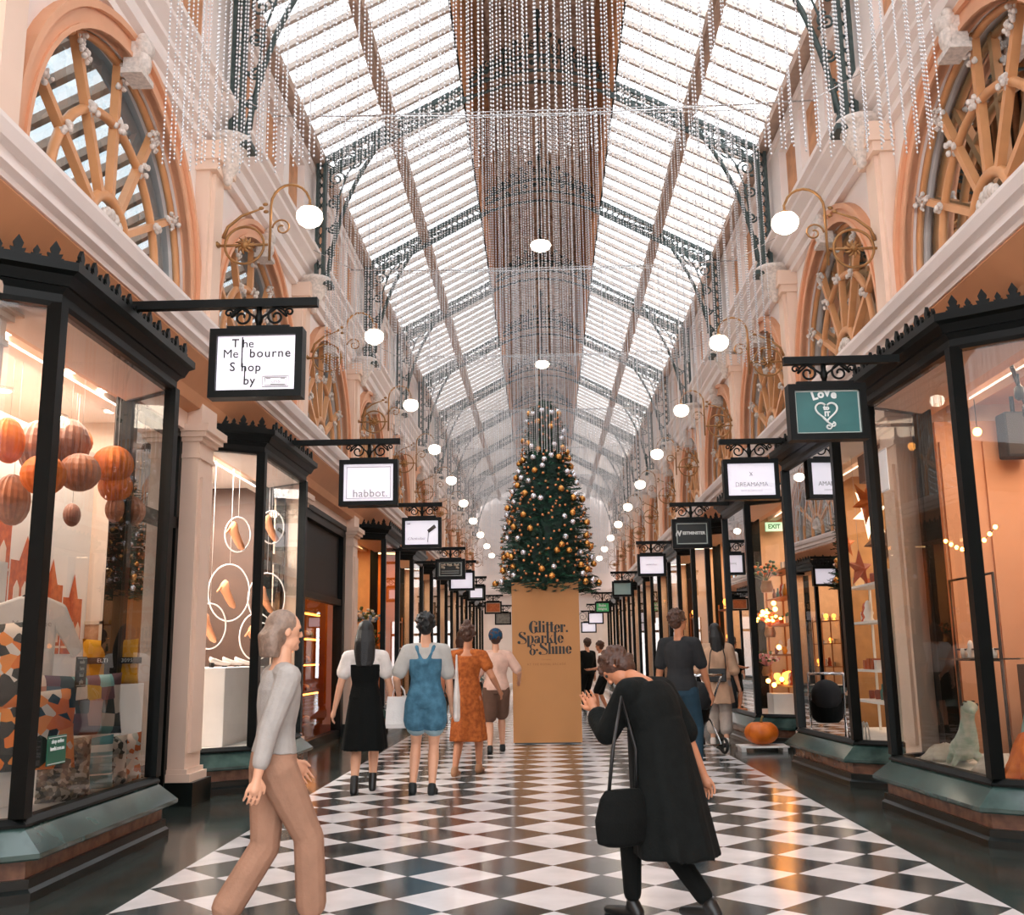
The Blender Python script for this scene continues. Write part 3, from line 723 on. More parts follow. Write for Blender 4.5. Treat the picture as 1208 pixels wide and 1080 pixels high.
# pendant lamps under the lantern
pm = M(); pm.tube([(0,0,.1),(0,0,2.1)], .012, 6); pm.lathe([(.02,.0),(.08,.02),(.03,.1),(.02,.14)], (0,0,.02), 12)
pg = M(); pg.lathe([(.02,-.13),(.1,-.12),(.18,-.07),(.2,-.02),(.17,.03),(.08,.06),(.02,.06)], (0,0,0), 20)
pme, pge = pm.mesh('pendant_stem', BLACKM), pg.mesh('pendant_globe', GLOBE)
for i, y in enumerate((10.3, 18.4, 26.5, 34.6, 42.7)):
    r = empty('pendant_lamp', (XO, y, 9.0)); tag(r, 'lit white pendant lamp under the brown roof lantern, %s from the camera' % ORD[i], 'pendant lamp', 'pendant lamps along the ridge')
    sm_ = link('stem', pme, r); link('globe', pge, sm_)

# ------------------------------------------------------------------ bead curtains (nobody could count the beads)
def curtain_mesh(seed):
    rnd = random.Random(seed); m = M(); W = 2.02; n = 190; top = 0; L = 2.5
    V, F = [], []
    for i in range(n):
        x = -W + 2*W*i/(n-1) + rnd.uniform(-.01, .01); y = rnd.uniform(-.03, .03) + (-.06,.0,.06)[i % 3]; ln = L + rnd.uniform(-.02, .02); z = top - .01
        while z > -ln:
            h = .011; r = .0064; o = len(V)
            V += [(x, y, z), (x+r, y, z-h), (x, y+r, z-h), (x-r, y, z-h), (x, y-r, z-h), (x, y, z-2*h)]
            F += [(o,o+2,o+1),(o,o+3,o+2),(o,o+4,o+3),(o,o+1,o+4),(o+5,o+1,o+2),(o+5,o+2,o+3),(o+5,o+3,o+4),(o+5,o+4,o+1)]
            z -= .0245
    m.v = V; m.f = F; m.sm = [True]*len(F); m.mi = [0]*len(F)
    return m.mesh('bead_curtain', mat('silver_beads', '#dcdcde', .3, metal=.35, spec=.7), fix=False)
cm = curtain_mesh(1); wm_ = M(); wm_.tube([(-2.6,0,.05),(-1.0,0,.0),(0,0,-.01),(1.0,0,0),(2.6,0,.05)], .008, 5); wm_.tube([(-2.02,-.05,0),(2.02,-.05,0)], .006, 4); wm_.tube([(-2.02,.05,0),(2.02,.05,0)], .006, 4)
for sg in (-1, 1): wm_.tube([(sg*2.55,0,.05),(sg*3.1,0,.35)], .004, 4)
wme = wm_.mesh('support_wire', CHROME)
for i in range(8):
    y = 4.94+4*i; o = link('bead_curtain', cm, None, (.05, y, 6.36)); tag(o, 'curtain of silver bead strings hung across the arcade under the roof, %s from the camera' % ORD[i], 'bead curtain', 'silver bead curtains', 'stuff')
    link('support_wire', wme, o)

# ------------------------------------------------------------------ pedestal
px0, px1, py0, py1 = -.515, .5, 15.56, 16.56
p = M(); p.box(px0, px1, py0, py1, .02, 2.37); ped = empty('tree_pedestal', (-.0075, py0+.5, 0)); tag(ped, 'tall kraft brown box pedestal reading Glitter, Sparkle & Shine under the tree', 'pedestal')
p.shift(.0075, -py0-.5, 0); bx_ = p.build('box_body', KRAFT, ped); q = M(); q.box(-.49,.49,-.48,.48,0,.03); q.build('base_skid', DKST, ped)
# fat-face lettering drawn letter by letter: unit x-height = 1, stems .34 wide
def GL(ch):
    """list of polygons (u, v) and the advance"""
    st = .30
    def rect(a, b, c, d): return [(a,b),(c,b),(c,d),(a,d)]
    def bowl(cx, cy, rx, ry, th=.3, thin=.05, a0=0, a1=360, side=0):
        n = 20; P = []
        for i in range(n+1):
            t = radians(a0+(a1-a0)*i/n); P.append((cx+rx*cos(t), cy+ry*sin(t)))
        Q = []
        for i in range(n+1):
            t = radians(a0+(a1-a0)*i/n); Q.append((cx+side+(rx-th)*cos(t), cy+(ry-thin)*sin(t)))
        return ('ring', P, Q)
    S = {
     'l': ([rect(.05,0,.35,1.5), rect(0,0,.42,.04), rect(-.02,1.44,.1,1.5)], .5),
     'i': ([rect(.05,0,.35,1.0), rect(0,0,.42,.04), rect(-.02,.94,.1,1.0), rect(.06,1.2,.32,1.46)], .5),
     't': ([rect(.08,.05,.38,1.35), rect(-.02,.93,.55,1.0), rect(.2,0,.5,.05)], .56),
     'r': ([rect(.05,0,.35,1.0), rect(0,0,.42,.04), rect(-.02,.94,.1,1.0), rect(.35,.86,.5,.92), [(.45,.7),(.66,.7),(.7,.86),(.62,.98),(.48,.98)]], .72),
     '.': ([rect(.05,0,.3,.26)], .38),
     'n': ([rect(.05,0,.35,1.0), rect(0,0,.42,.04), rect(-.02,.94,.1,1), rect(.52,0,.8,.78), rect(.47,0,.87,.04), [(.35,.84),(.52,.9),(.6,1.0),(.76,.94),(.8,.78),(.52,.78)]], .93),
     'h': ([rect(.05,0,.35,1.5), rect(0,0,.42,.04), rect(-.02,1.44,.1,1.5), rect(.52,0,.8,.78), rect(.47,0,.87,.04), [(.35,.84),(.52,.9),(.6,1.0),(.76,.94),(.8,.78),(.52,.78)]], .93),
     'k': ([rect(.05,0,.35,1.5), rect(0,0,.42,.04), rect(-.02,1.44,.1,1.5), [(.35,.45),(.42,.5),(.78,.98),(.7,1.0)], [(.42,.62),(.6,.72),(.92,0),(.58,0)], rect(.5,0,.98,.04), rect(.62,.96,.9,1.0)], 1.0),
     'e': ([bowl(.42,.5,.4,.52,.3,.05,20,335), rect(.15,.48,.8,.54), [(.55,.52),(.8,.52),(.8,.7),(.7,.9),(.55,.98)]], .85),
     'a': ([bowl(.3,.28,.3,.3,.24,.05), rect(.48,.05,.78,.75), [(.12,.7),(.3,.7),(.34,.9),(.2,.98),(.08,.86)], [(.2,.93),(.5,.97),(.78,.75),(.5,.8)], rect(.7,0,.92,.06)], .93),
     'p': ([rect(.05,-.45,.35,1.0), rect(0,-.45,.42,-.41), rect(-.02,.94,.1,1.0), bowl(.52,.5,.4,.52,.3,.05,-110,110)], .98),
     'G': ([bowl(.62,.7,.62,.82,.4,.06,50,318), [(.72,.1),(1.12,.1),(1.12,.75),(.72,.75)], rect(.62,.7,1.2,.76), [(.86,1.0),(1.08,.95),(1.12,1.35),(1.0,1.4)], [(.98,.1),(1.18,-.06),(1.2,.2)]], 1.28),
     'S': ([[(.08,1.1),(.2,1.4),(.5,1.52),(.72,1.42),(.4,1.4),(.36,1.24),(.62,.98),(1.1,.62),(1.2,.3),(1.05,.02),(.7,-.08),(.98,.12),(.98,.34),(.72,.56),(.25,.82)], [(.0,.02),(.18,-.08),(.32,.02),(.34,.22),(.2,.34),(.02,.28),(-.06,.15)], rect(.2,-.06,.8,-.01), [(.86,1.1),(1.02,1.1),(1.06,1.4),(.9,1.46),(.7,1.44)]], 1.24),
     '&': ([bowl(.42,.28,.42,.42,.28,.06), bowl(.4,.98,.33,.36,.22,.06,30,300), rect(.7,.5,1.2,.56), [(.9,.4),(1.1,.4),(1.14,.62),(1.0,.7),(.88,.6)], [(.62,1.0),(.8,1.05),(.78,1.25),(.62,1.28)]], 1.3)}
    return S[ch]
def fatface(word, x, z, h, y, parent):
    m = M(); u0 = x
    for ch in word:
        polys, adv = GL(ch)
        for pl in polys:
            if isinstance(pl, tuple):
                P, Q = pl[1], pl[2]
                for i in range(len(P)-1):
                    m.prism([P[i], P[i+1], Q[i+1], Q[i]], lambda u, v, hh: (u0+u*h, y+hh, z+v*h), -.004, .001)
            else: m.prism(pl, lambda u, v, hh: (u0+u*h, y+hh, z+v*h), -.004, .001)
        u0 += adv*h*.96
    m.shift(.0075, -py0-.5, 0); return m.build('lettering', INK, parent)
s_ = .115
fatface('Glitter.', -.26, 1.62, s_, py0, bx_); fatface('Sparkle', -.43, 1.46, s_, py0, bx_); fatface('&Shine', -.26, 1.3, s_, py0, bx_)
for body, zz, sz in (('Christmas', 1.22, .03), ('AT THE ROYAL ARCADE', 1.15, .045)):
    text('lettering', body, sz, (0, -.503, zz), mat('brown_ink', '#9a6637', .6), bx_, spacing=1.2)

# ------------------------------------------------------------------ christmas tree
TX, TY = .03, 16.06
tree = empty('christmas_tree', (TX, TY, 2.37)); tag(tree, 'tall dark green Christmas tree with gold and silver baubles on the brown pedestal', 'christmas tree')
GRN = mat('fir_needles', '#14402f', .6, c2='#08231b', scale=25); GRN2 = mat('fir_needles_light', '#2b6a4c', .6, c2='#14402f', scale=25)
def rad(z):     # z above the pedestal top
    prof = [(-.12,.66),(.0,.76),(.12,.66),(.35,.66),(.6,.67),(.9,.62),(1.2,.58),(1.5,.51),(1.8,.41),(1.95,.37),(2.3,.3),(2.6,.26),(2.85,.17),(2.97,.08),(3.05,.01)]
    for (a, b), (c, d) in zip(prof, prof[1:]):
        if a <= z <= c: return b + (d-b)*(z-a)/(c-a)
    return .01
rt = random.Random(11)
core = M(); core.lathe([(max(.01, rad(z)*.72), z) for z in [-.02,.1,.3,.6,.9,1.2,1.5,1.8,2.1,2.4,2.7,2.95]], (0,0,0), 18)
fol = M(); n_br = 2600
fol.v = [(x*rt.uniform(.85,1.1), y*rt.uniform(.85,1.1), z) for x, y, z in core.v]; fol.f = list(core.f); fol.sm = [False]*len(core.f); fol.mi = [0]*len(core.f)
for i in range(n_br):
    z = -.1 + 3.05*(1-(1-rt.random())**.8) if i > 150 else rt.uniform(-.12,.1); z = min(z, 2.96)
    a = rt.uniform(0, 2*pi); R = rad(z)*rt.uniform(.8,1.13) + rt.choice((0,0,0,.05)); L = min(.2, R*.7+.04)
    tip = Vector((R*cos(a), R*sin(a), z - .03 + rt.uniform(-.02,.03))); d = Vector((cos(a), sin(a), rt.uniform(-.25,.2))).normalized(); base = tip - d*L
    sd_ = d.cross(Vector((0,0,1))).normalized(); up = sd_.cross(d); fol.cur = 1 if rt.random() < .25 else 0
    for q in range(11):
        t = (q+1)/11; p = base + d*L*t
        for sg in (-1, 1):
            nl = .055*rt.uniform(.7,1.2); e = p + (sd_*sg*cos(rt.uniform(-.7,.7)) + d*.7 + up*rt.uniform(-.5,.6)).normalized()*nl; w_ = up*.006 + sd_*.003
            fol.add([p - w_, p + w_, e], [(0,1,2)])
fol.build('foliage', [GRN, GRN2], tree, fix=False)
tr = M(); tr.lathe([(.06,0),(.05,1),(.02,2.6),(.008,3.0)], (0,0,0), 8); tr.build('trunk', mat('bark', '#4a3526', .8), tree)
def bauble_mesh(r, m):
    b = M(); b.ell((0,0,0), r, n=14, m=10); return b.mesh('bauble', m)
cap_m = M(); cap_m.lathe([(.008,0),(.008,.012),(.003,.014)], (0,0,0), 8); cap_m.tube([(-.003,0,.014),(-.003,0,.022),(.003,0,.022),(.003,0,.014)], .001, 4)
capme = cap_m.mesh('cap', BRASS)
GOLD = mat('gold_bauble', '#d79a52', .22, metal=.8, var=.06); SILV = mat('silver_bauble', '#dcdce2', .2, metal=.75, var=.05); COPP = mat('copper_bauble', '#c98a5c', .22, metal=.8, var=.08)
kinds = [('gold_bauble', .05, GOLD, 60, 'gold bauble hanging on the Christmas tree'), ('silver_bauble', .047, SILV, 56, 'silver bauble hanging on the Christmas tree'), ('copper_bauble', .024, COPP, 240, 'tiny copper bauble on the Christmas tree')]
placed = []
for nm, r, mt, cnt, lb in kinds:
    me = bauble_mesh(r, mt); got = 0; tries = 0
    while got < cnt and tries < 9000:
        tries += 1
        z = .0 + 2.85*(1-(1-rt.random())**.75); a = rt.uniform(pi, 2*pi) if rt.random() < .85 else rt.uniform(0, pi); R = rad(z)*rt.uniform(.97,1.08) + r*.4
        p = Vector((TX + R*cos(a), TY + R*sin(a), 2.37 + z))
        if any((p-q).length < r + rr + .012 for q, rr in placed): continue
        placed.append((p, r)); got += 1
        o = link(nm, me, None, p); tag(o, lb, 'bauble', {'gold_bauble': 'gold baubles on the tree', 'silver_bauble': 'silver baubles on the tree', 'copper_bauble': 'tiny copper baubles on the tree'}[nm])
        if r > .03: link('cap', capme, o, (0,0,r-.003))
st = M()

# ------------------------------------------------------------------ people
SKIN = mat('skin', '#d9a384', .5, var=.06, scale=8); SKIN2 = mat('tanned_skin', '#b87a58', .5, var=.08, scale=8)
HAIRB = mat('black_hair', '#0e0f10', .45, var=.4, scale=40, bump=.5, bscale=90); HAIRN = mat('brown_hair', '#4b2c1c', .5, var=.4, scale=40, bump=.5, bscale=90)
def cloth(name, c, **k): return mat(name, c, .85, var=k.pop('var', .15), scale=k.pop('scale', 10), bump=.25, bscale=70, spec=.2, **k)
def ik(a, b, l1, l2, hint):
    a, b, hint = Vector(a), Vector(b), Vector(hint); d = b - a; L = d.length
    if L > (l1+l2)*.999: b = a + d*((l1+l2)*.999/L); d = b - a; L = d.length
    u = d/L; x = (l1*l1 - l2*l2 + L*L)/(2*L); h = sqrt(max(l1*l1 - x*x, 0)); n = hint - u*hint.dot(u)
    if n.length < 1e-5: n = u.orthogonal()
    return a + u*x + n.normalized()*h, b
def remesh(o, vox, sm=3):
    r = o.modifiers.new('fuse', 'REMESH'); r.mode = 'VOXEL'; r.voxel_size = vox; r.use_smooth_shade = True
    s = o.modifiers.new('soften', 'SMOOTH'); s.iterations = sm; s.factor = .5
    return o
def person(loc, face, Ht, label, skin=None, feet=None, hands=None, lean=(0,0,1), pelvis=(0,0), vox=.009, head=(0,0,0), look=0, drop=0, elbow=None, hips=1.0, group=None):
    """local frame: +y forward, +x to the person's right; returns joints for the clothes"""
    skin = skin or SKIN
    root = empty('person', loc, face); tag(root, label, 'person', group)
    J = {'H': Ht}; h = Ht
    P = Vector((pelvis[0], pelvis[1], .53*h - drop)); u = Vector(lean).normalized()
    ch = P + u*.17*h; nb = P + u*.30*h; J.update(P=P, ch=ch, nb=nb, u=u)
    fw = Vector((0,1,0)); fw = (fw - u*fw.dot(u)).normalized(); rt_ = fw.cross(u).normalized(); J['fw'] = fw; J['rt'] = rt_
    hc = nb + (u*.115 + Vector(head)).normalized()*.125*h; J['hc'] = hc
    m = M()
    # trunk as lofted ellipses
    def ringat(c, rx, ry, d=None, n=16):
        return [c + rt_*rx*cos(2*pi*k/n) + fw*ry*sin(2*pi*k/n) for k in range(n)]
    tr_ = [(-.05,.07,.055),(-.02,.092*hips,.066),(.03,.09*hips,.064),(.08,.074,.054),(.12,.07,.052),(.18,.084,.06),(.23,.092,.06),(.27,.085,.052),(.295,.05,.042),(.315,.033,.034)]
    m.rings([ringat(P + u*t*h, a*h, b*h) for t, a, b in tr_]); J['trunk'] = tr_
    hd = (hc - nb).normalized(); m.cap(nb - hd*.01*h, nb + hd*.06*h, .034*h, .03*h)
    # head: skull, jaw, nose, ears, brow
    R_ = Matrix.Rotation(look, 3, 'Z'); hf = R_ @ fw; hf = (hf - hd*hf.dot(hd)).normalized(); hr = hf.cross(hd); J.update(hf=hf, hr=hr, hd=hd)
    rot = Matrix((hr, hf, hd)).transposed()
    m.ell(hc + hd*.012*h, .044*h, .054*h, .056*h, 16, 12, rot); m.ell(hc - hd*.03*h + hf*.016*h, .033*h, .036*h, .038*h, 14, 10, rot)
    m.ell(hc + hf*.042*h - hd*.05*h, .016*h, .012*h, .012*h, 8, 6, rot)
    m.cap(hc + hf*.052*h + hd*.008*h, hc + hf*.0575*h - hd*.010*h, .005*h, .0075*h, 8)
    for sg in (-1, 1):
        m.ell(hc + hr*sg*.045*h - hd*.002*h, .005*h, .012*h, .018*h, 8, 6, rot); m.cap(hc + hf*.05*h + hr*sg*.006*h + hd*.018*h, hc + hf*.044*h + hr*sg*.026*h + hd*.018*h, .005*h, .005*h, 6)
        m.ell(hc + hf*.05*h + hr*0 - hd*.031*h, .013*h, .006*h, .004*h, 8, 5, rot)
    feet = feet or [(-.06*h, .0, 0), (.06*h, .0, 0)]; hands = hands or [(-.15*h, .03, .44*h), (.15*h, .03, .44*h)]
    for i, sg in enumerate((-1, 1)):
        hip = P + rt_*sg*.05*h - Vector((0,0,.02*h)); f = Vector(feet[i][:3]); ank = f + Vector((0,0,.045*h))
        kn, ank = ik(hip, ank, .25*h, .245*h, (0,1,.1))
        m.cap(hip, hip + (kn-hip)*.5, .052*h, .043*h); m.cap(hip + (kn-hip)*.5, kn, .043*h, .03*h)
        m.cap(kn, kn + (ank-kn)*.3, .029*h, .033*h); m.cap(kn + (ank-kn)*.3, ank, .033*h, .019*h)
        toe = feet[i][3] if len(feet[i]) > 3 else 0
        fd = Vector((sin(toe), cos(toe), 0)); fl_ = feet[i][4] if len(feet[i]) > 4 else 0      # heel lift
        heel = ank + Vector((0,0,-.028*h)) - fd*.02*h; ball = ank + fd*.075*h - Vector((0,0,.033*h + fl_)); tip = ball + fd*.035*h
        m.cap(heel, ball, .017*h, .015*h, 8); m.cap(ball, tip, .016*h, .011*h, 8); m.cap(ank, heel, .018*h, .018*h, 8)
        J['hip%d' % i] = hip; J['kn%d' % i] = kn; J['ank%d' % i] = ank; J['fd%d' % i] = fd; J['heel%d' % i] = heel; J['ball%d' % i] = ball; J['tip%d' % i] = tip
        sh = nb - u*.025*h + rt_*sg*.105*h; hand = Vector(hands[i][:3])
        eh = elbow[i] if elbow else (sg*.3, -1, -.2)
        el, wr = ik(sh, hand, .172*h, .15*h, eh)
        m.cap(nb - u*.012*h + rt_*sg*.03*h, sh, .034*h, .032*h); m.cap(sh, el, .031*h, .023*h); m.cap(el, el + (wr-el)*.35, .024*h, .022*h); m.cap(el + (wr-el)*.35, wr, .022*h, .0145*h)
        J['sh%d' % i] = sh; J['el%d' % i] = el; J['wr%d' % i] = wr
        # hand: palm, four unequal curled fingers, side thumb
        fdv = (wr - el).normalized(); bend = Vector((0, 1, 0)); bend = (bend - fdv*bend.dot(fdv)); bend = bend.normalized() if bend.length > .05 else fdv.orthogonal().normalized()
        sdv = fdv.cross(bend)         # across the palm
        pn = sdv*(-sg)                # palm normal, towards the thigh
        pc = wr + fdv*.028*h; m.cap(wr, pc + fdv*.012*h, .014*h, .017*h, 8)
        for q in range(4):
            off = bend*(.0215 - .0143*q)*h; a = pc + fdv*.02*h + off; L = (.043, .048, .045, .036)[q]*h
            b = a + (fdv + pn*.25).normalized()*L*.45; c = b + (fdv*.8 + pn*.6).normalized()*L*.3; d = c + (fdv*.5 + pn*.85).normalized()*L*.25
            m.cap(pc + off*.7, a, .0068*h, .0056*h, 8); m.cap(a, b, .0052*h, .0049*h, 8); m.cap(b, c, .0049*h, .0045*h, 8); m.cap(c, d, .0045*h, .004*h, 8)
        ta = wr + fdv*.012*h + bend*.014*h; tb = ta + (bend*.8 + fdv*.7 + pn*.2).normalized()*.022*h; tc_ = tb + (bend*.2 + fdv + pn*.3).normalized()*.02*h
        m.cap(ta, tb, .008*h, .0065*h, 8); m.cap(tb, tc_, .0062*h, .005*h, 8)
        J['hand%d' % i] = pc + fdv*.03*h; J['fdv%d' % i] = fdv
    o = remesh(m.build('body', skin, root), vox, 2); J['body'] = o
    ey = M()
    for sg in (-1, 1): ey.ell(hc + hf*.047*h + hr*sg*.018*h + hd*.008*h, .0065*h, n=8, m=6)
    ey.build('eyes', INK, o)
    J['root'] = root; J['vox'] = vox
    return J
def garment(J, name, mt, fn, vox=None, sm=3, solid=True):
    m = M(); fn(m); o = m.build(name, mt, J['root'])
    if solid: remesh(o, vox or J['vox'], sm)
    return o
def trunk_wear(m, J, z0, z1, g=.008, wide=1.0):
    h = J['H']; P, u, rt_, fw = J['P'], J['u'], J['rt'], J['fw']; out = []
    for t, a, b in J['trunk']:
        if z0-.001 <= t <= z1+.001: out.append([P + u*t*h + rt_*(a*wide*h+g)*cos(2*pi*k/20) + fw*(b*wide*h+g)*sin(2*pi*k/20) for k in range(20)])
    m.rings(out)
def sleeve(m, J, i, frac, g=.009, puff=0):
    h = J['H']; a, e, w = J['sh%d' % i], J['el%d' % i], J['wr%d' % i]; sg = (-1, 1)[i]
    m.cap(J['nb'] - J['u']*.014*h + J['rt']*sg*.035*h, a, .036*h+g*.5, .035*h+g)
    if frac <= 1: m.cap(a, a + (e-a)*frac, .034*h+g, (.031 - .004*frac)*h+g+puff)
    else:
        m.cap(a, e, .034*h+g, .026*h+g); m.cap(e, e + (w-e)*(frac-1), .026*h+g, .02*h+g+puff)
def leg_wear(m, J, i, frac, g=.01, flare=0):
    h = J['H']; a, k, n = J['hip%d' % i], J['kn%d' % i], J['ank%d' % i]
    if frac <= 1: b = a + (k-a)*frac; m.cap(a, b, .055*h+g, (.055-.015*frac)*h+g+flare)
    else: m.cap(a, k, .055*h+g, .034*h+g); m.cap(k, k + (n-k)*(frac-1), .036*h+g, .026*h+g+flare)
def skirt(m, J, zt, zb, r0, r1, n=28, fold=.012, cx=0, cy=0, ry=.75, z1off=(0,0), rows=9):
    h = J['H']; P = J['P']; R = []
    for i in range(rows):
        t = i/(rows-1); c = P + (J['u']*zt*h)*(1-t); c = Vector((c.x + (cx + z1off[0])*t, c.y + (cy + z1off[1])*t, (P.z + zt*h)*(1-t) + zb*t))
        r = r0 + (r1-r0)*(t**.8)
        R.append([(c.x + (r + fold*t*sin(k*2*pi*7/n*1.0))*cos(2*pi*k/n), c.y + (r*ry + fold*t*sin(k*2*pi*7/n+1))*sin(2*pi*k/n), c.z + .01*t*sin(k*1.7)) for k in range(n)])
    m.rings(R)
def shoes(J, mt, boot=0, name='shoe', sole=None):
    h = J['H']
    for i in (0, 1):
        m = M(); fd = J['fd%d' % i]
        m.cap(J['heel%d' % i], J['ball%d' % i], .023*h, .021*h, 10); m.cap(J['ball%d' % i], J['tip%d' % i], .021*h, .016*h, 10); m.cap(J['ank%d' % i] + (J['kn%d' % i]-J['ank%d' % i])*boot, J['heel%d' % i], .026*h, .024*h, 10)
        remesh(m.build(name, mt, J['root']), .008, 2)
def head_hair(J, mt, vol=.008, back=0, bun=False, cover=1.0, curl=False, width=.05, flow=(0,0)):
    h = J['H']; hc, hf, hr, hd = J['hc'], J['hf'], J['hr'], J['hd']; rot = Matrix((hr, hf, hd)).transposed(); m = M(); rr = random.Random(5)
    c = hc - hf*.012*h + hd*.02*h; m.ell(c, .046*h+vol, .052*h+vol, .05*h+vol, 16, 12, rot); m.ell(hc - hf*.022*h - hd*.012*h, .04*h+vol*.8, .035*h+vol*.6, .045*h, 14, 10, rot)
    if curl:
        for q in range(110):
            d = Vector((rr.gauss(0,1), rr.gauss(0,1)-.35, rr.gauss(0,1)+.45)).normalized(); p = c + rot @ Vector((d.x*(.05*h+vol), d.y*(.055*h+vol), d.z*(.052*h+vol)))
            if (p-hc).dot(hf) > .035*h and (p-hc).dot(hd) < .03*h: continue
            m.ell(p, rr.uniform(.008,.016), n=7, m=5)
    if bun: m.ell(hc - hf*.03*h + hd*.075*h, .03*h, n=12, m=9)
    if back:
        R = []; n = 20
        for i in range(10):
            t = i/9; w = (.05 + .022*sin(t*pi*.8) - .012*t)*h; d = (.045 - .014*t)*h
            cc = hc - hf*(.02*h + .03*h*min(1, t*3)) - J['u']*0 + Vector((flow[0]*t, flow[1]*t, -back*t)) + hd*.02*h
            R.append([cc + hr*(w*cos(2*pi*k/n) + .004*sin(k*2.5+i)) + hf*(d*sin(2*pi*k/n) + .003*sin(k*3.1)) for k in range(n)])
        m.rings(R)
    return remesh(m.build('hair', mt, J['body']), .008 if not curl else .007, 2 if not curl else 1)
def bag_strap(m, pts, r=.008): m.tube(pts, r, 6)
def px(x): return x

# 1 woman in black pinafore dress, walking away on the left
J = person((-1.80, 10.25, 0), radians(4), 1.60, 'woman with long black hair in a black dress over a white tee walking away', feet=[(-.08,-.12,0,0,.0), (.07,.16,0)], hands=[(-.3,.02,.78), (.29,.1,.76)])
garment(J, 'white_tee', cloth('white_cotton', '#e8dfd8'), lambda m: (trunk_wear(m, J, .12, .295, .008), sleeve(m, J, 0, .55, .012, .018), sleeve(m, J, 1, .55, .012, .018)))
garment(J, 'pinafore_dress', cloth('black_cloth', '#060908'), lambda m: (trunk_wear(m, J, .03, .23, .016), skirt(m, J, .12, .40, .125, .225, fold=.014)))
head_hair(J, HAIRB, .008, back=.36); shoes(J, mat('black_leather', '#0d0f10', .4), boot=.22, name='ankle_boot')
# 2 woman in denim romper
J = person((-1.19, 10.15, 0), radians(2), 1.66, 'woman with short black curly hair in a denim romper holding a white shopping bag', feet=[(-.12,-.02,0,-.15), (.07,-.1,0,.12)], hands=[(-.28,.14,.93), (.26,.08,.72)], elbow=[(-.35,-1,-.3),(1,-.6,-.3)])
garment(J, 'grey_tee', cloth('grey_cotton', '#b9b7b2'), lambda m: (trunk_wear(m, J, .12, .295, .012, 1.05), sleeve(m, J, 0, .75, .016, .012), sleeve(m, J, 1, .75, .016, .012)))
DENIM = cloth('denim', '#4f7d95', c2='#3a6379', scale=14)
romp = garment(J, 'denim_romper', DENIM, lambda m: (trunk_wear(m, J, -.05, .23, .02, 1.08), leg_wear(m, J, 0, .42, .03, .02), leg_wear(m, J, 1, .42, .03, .02), [m.cap(J['P']+J['u']*.2*1.66+J['rt']*s_*.02-J['fw']*.125, J['nb']+J['rt']*s_*.085-J['fw']*.055, .02, .02) for s_ in (-1,1)]))
cuffs = M()
for i in (0, 1):
    a, k = J['hip%d' % i], J['kn%d' % i]; c = a + (k-a)*.5; cuffs.cap(c, c + (k-a)*.05, .105, .107, 16)
remesh(cuffs.build('rolled_cuffs', cloth('pale_denim', '#93aeb8'), romp), .01)
head_hair(J, HAIRB, .014, curl=True); shoes(J, mat('black_canvas', '#10181a', .7), name='sneaker')
sb = M(); hx, hy, hz = -.42, .1, .62
R_ = [[(hx + w*cx_, hy + d*cy_, z) for cx_, cy_ in ((-1,-1),(-.3,-1.1),(.3,-1.1),(1,-1),(1,1),(.3,1.1),(-.3,1.1),(-1,1))] for w, d, z in ((.12,.05,.58),(.125,.06,.62),(.12,.05,.75),(.11,.035,.88))]
sb.rings(R_, smooth=False)
b = empty('shopping_bag', (-1.47, 10.3, .6)); tag(b, 'white paper shopping bag held between the two women on the left', 'bag')
sb.shift(.42, -.1, -.58); sb.build('bag_body', cloth('white_paper', '#e4e1de', var=.05), b)
hb = M(); [hb.tube([(-.06,dy,.3),(-.05,dy,.36),(0,dy*.5,.42),(.05,dy,.36),(.06,dy,.3)], .005, 5) for dy in (-.03,.03)]; hb.build('bag_handles', WHITE, b)
tb = M(); tb.rings([[( .3+.035*cos(t*pi/5)*w, .02+.09*sin(t*pi/5)*w, z) for t in range(10)] for w, z in ((.7,.66),(1,.7),(.95,.9),(.5,1.08),(.25,1.3))])
o = empty('tote_bag', (-1.19, 10.15, 0)); tag(o, 'limp white cotton tote hanging from the shoulder of the woman in denim', 'bag'); remesh(tb.build('bag_body', cloth('white_cotton_tote', '#e0d8d2'), o), .009)
# 3 woman in rust dress
J = person((-.90, 11.7, 0), radians(-10), 1.60, 'woman in a rust orange patterned dress with brown hair up, seen from behind', skin=SKIN2, feet=[(-.1,-.18,0,0,.0), (.08,.2,0)], hands=[(-.32,.1,.86), (.33,.16,.9)], lean=(0,.05,1))
garment(J, 'rust_dress', cloth('rust_cloth', '#b0602c', c2='#8a4520', scale=25), lambda m: (trunk_wear(m, J, .08, .27, .014), sleeve(m, J, 0, .5, .012, .01), sleeve(m, J, 1, .5, .012, .01), skirt(m, J, .12, .36, .13, .21, fold=.02)))
head_hair(J, HAIRN, .012, curl=True, bun=True); shoes(J, mat('tan_sandal', '#9a6a48', .6), name='sandal')
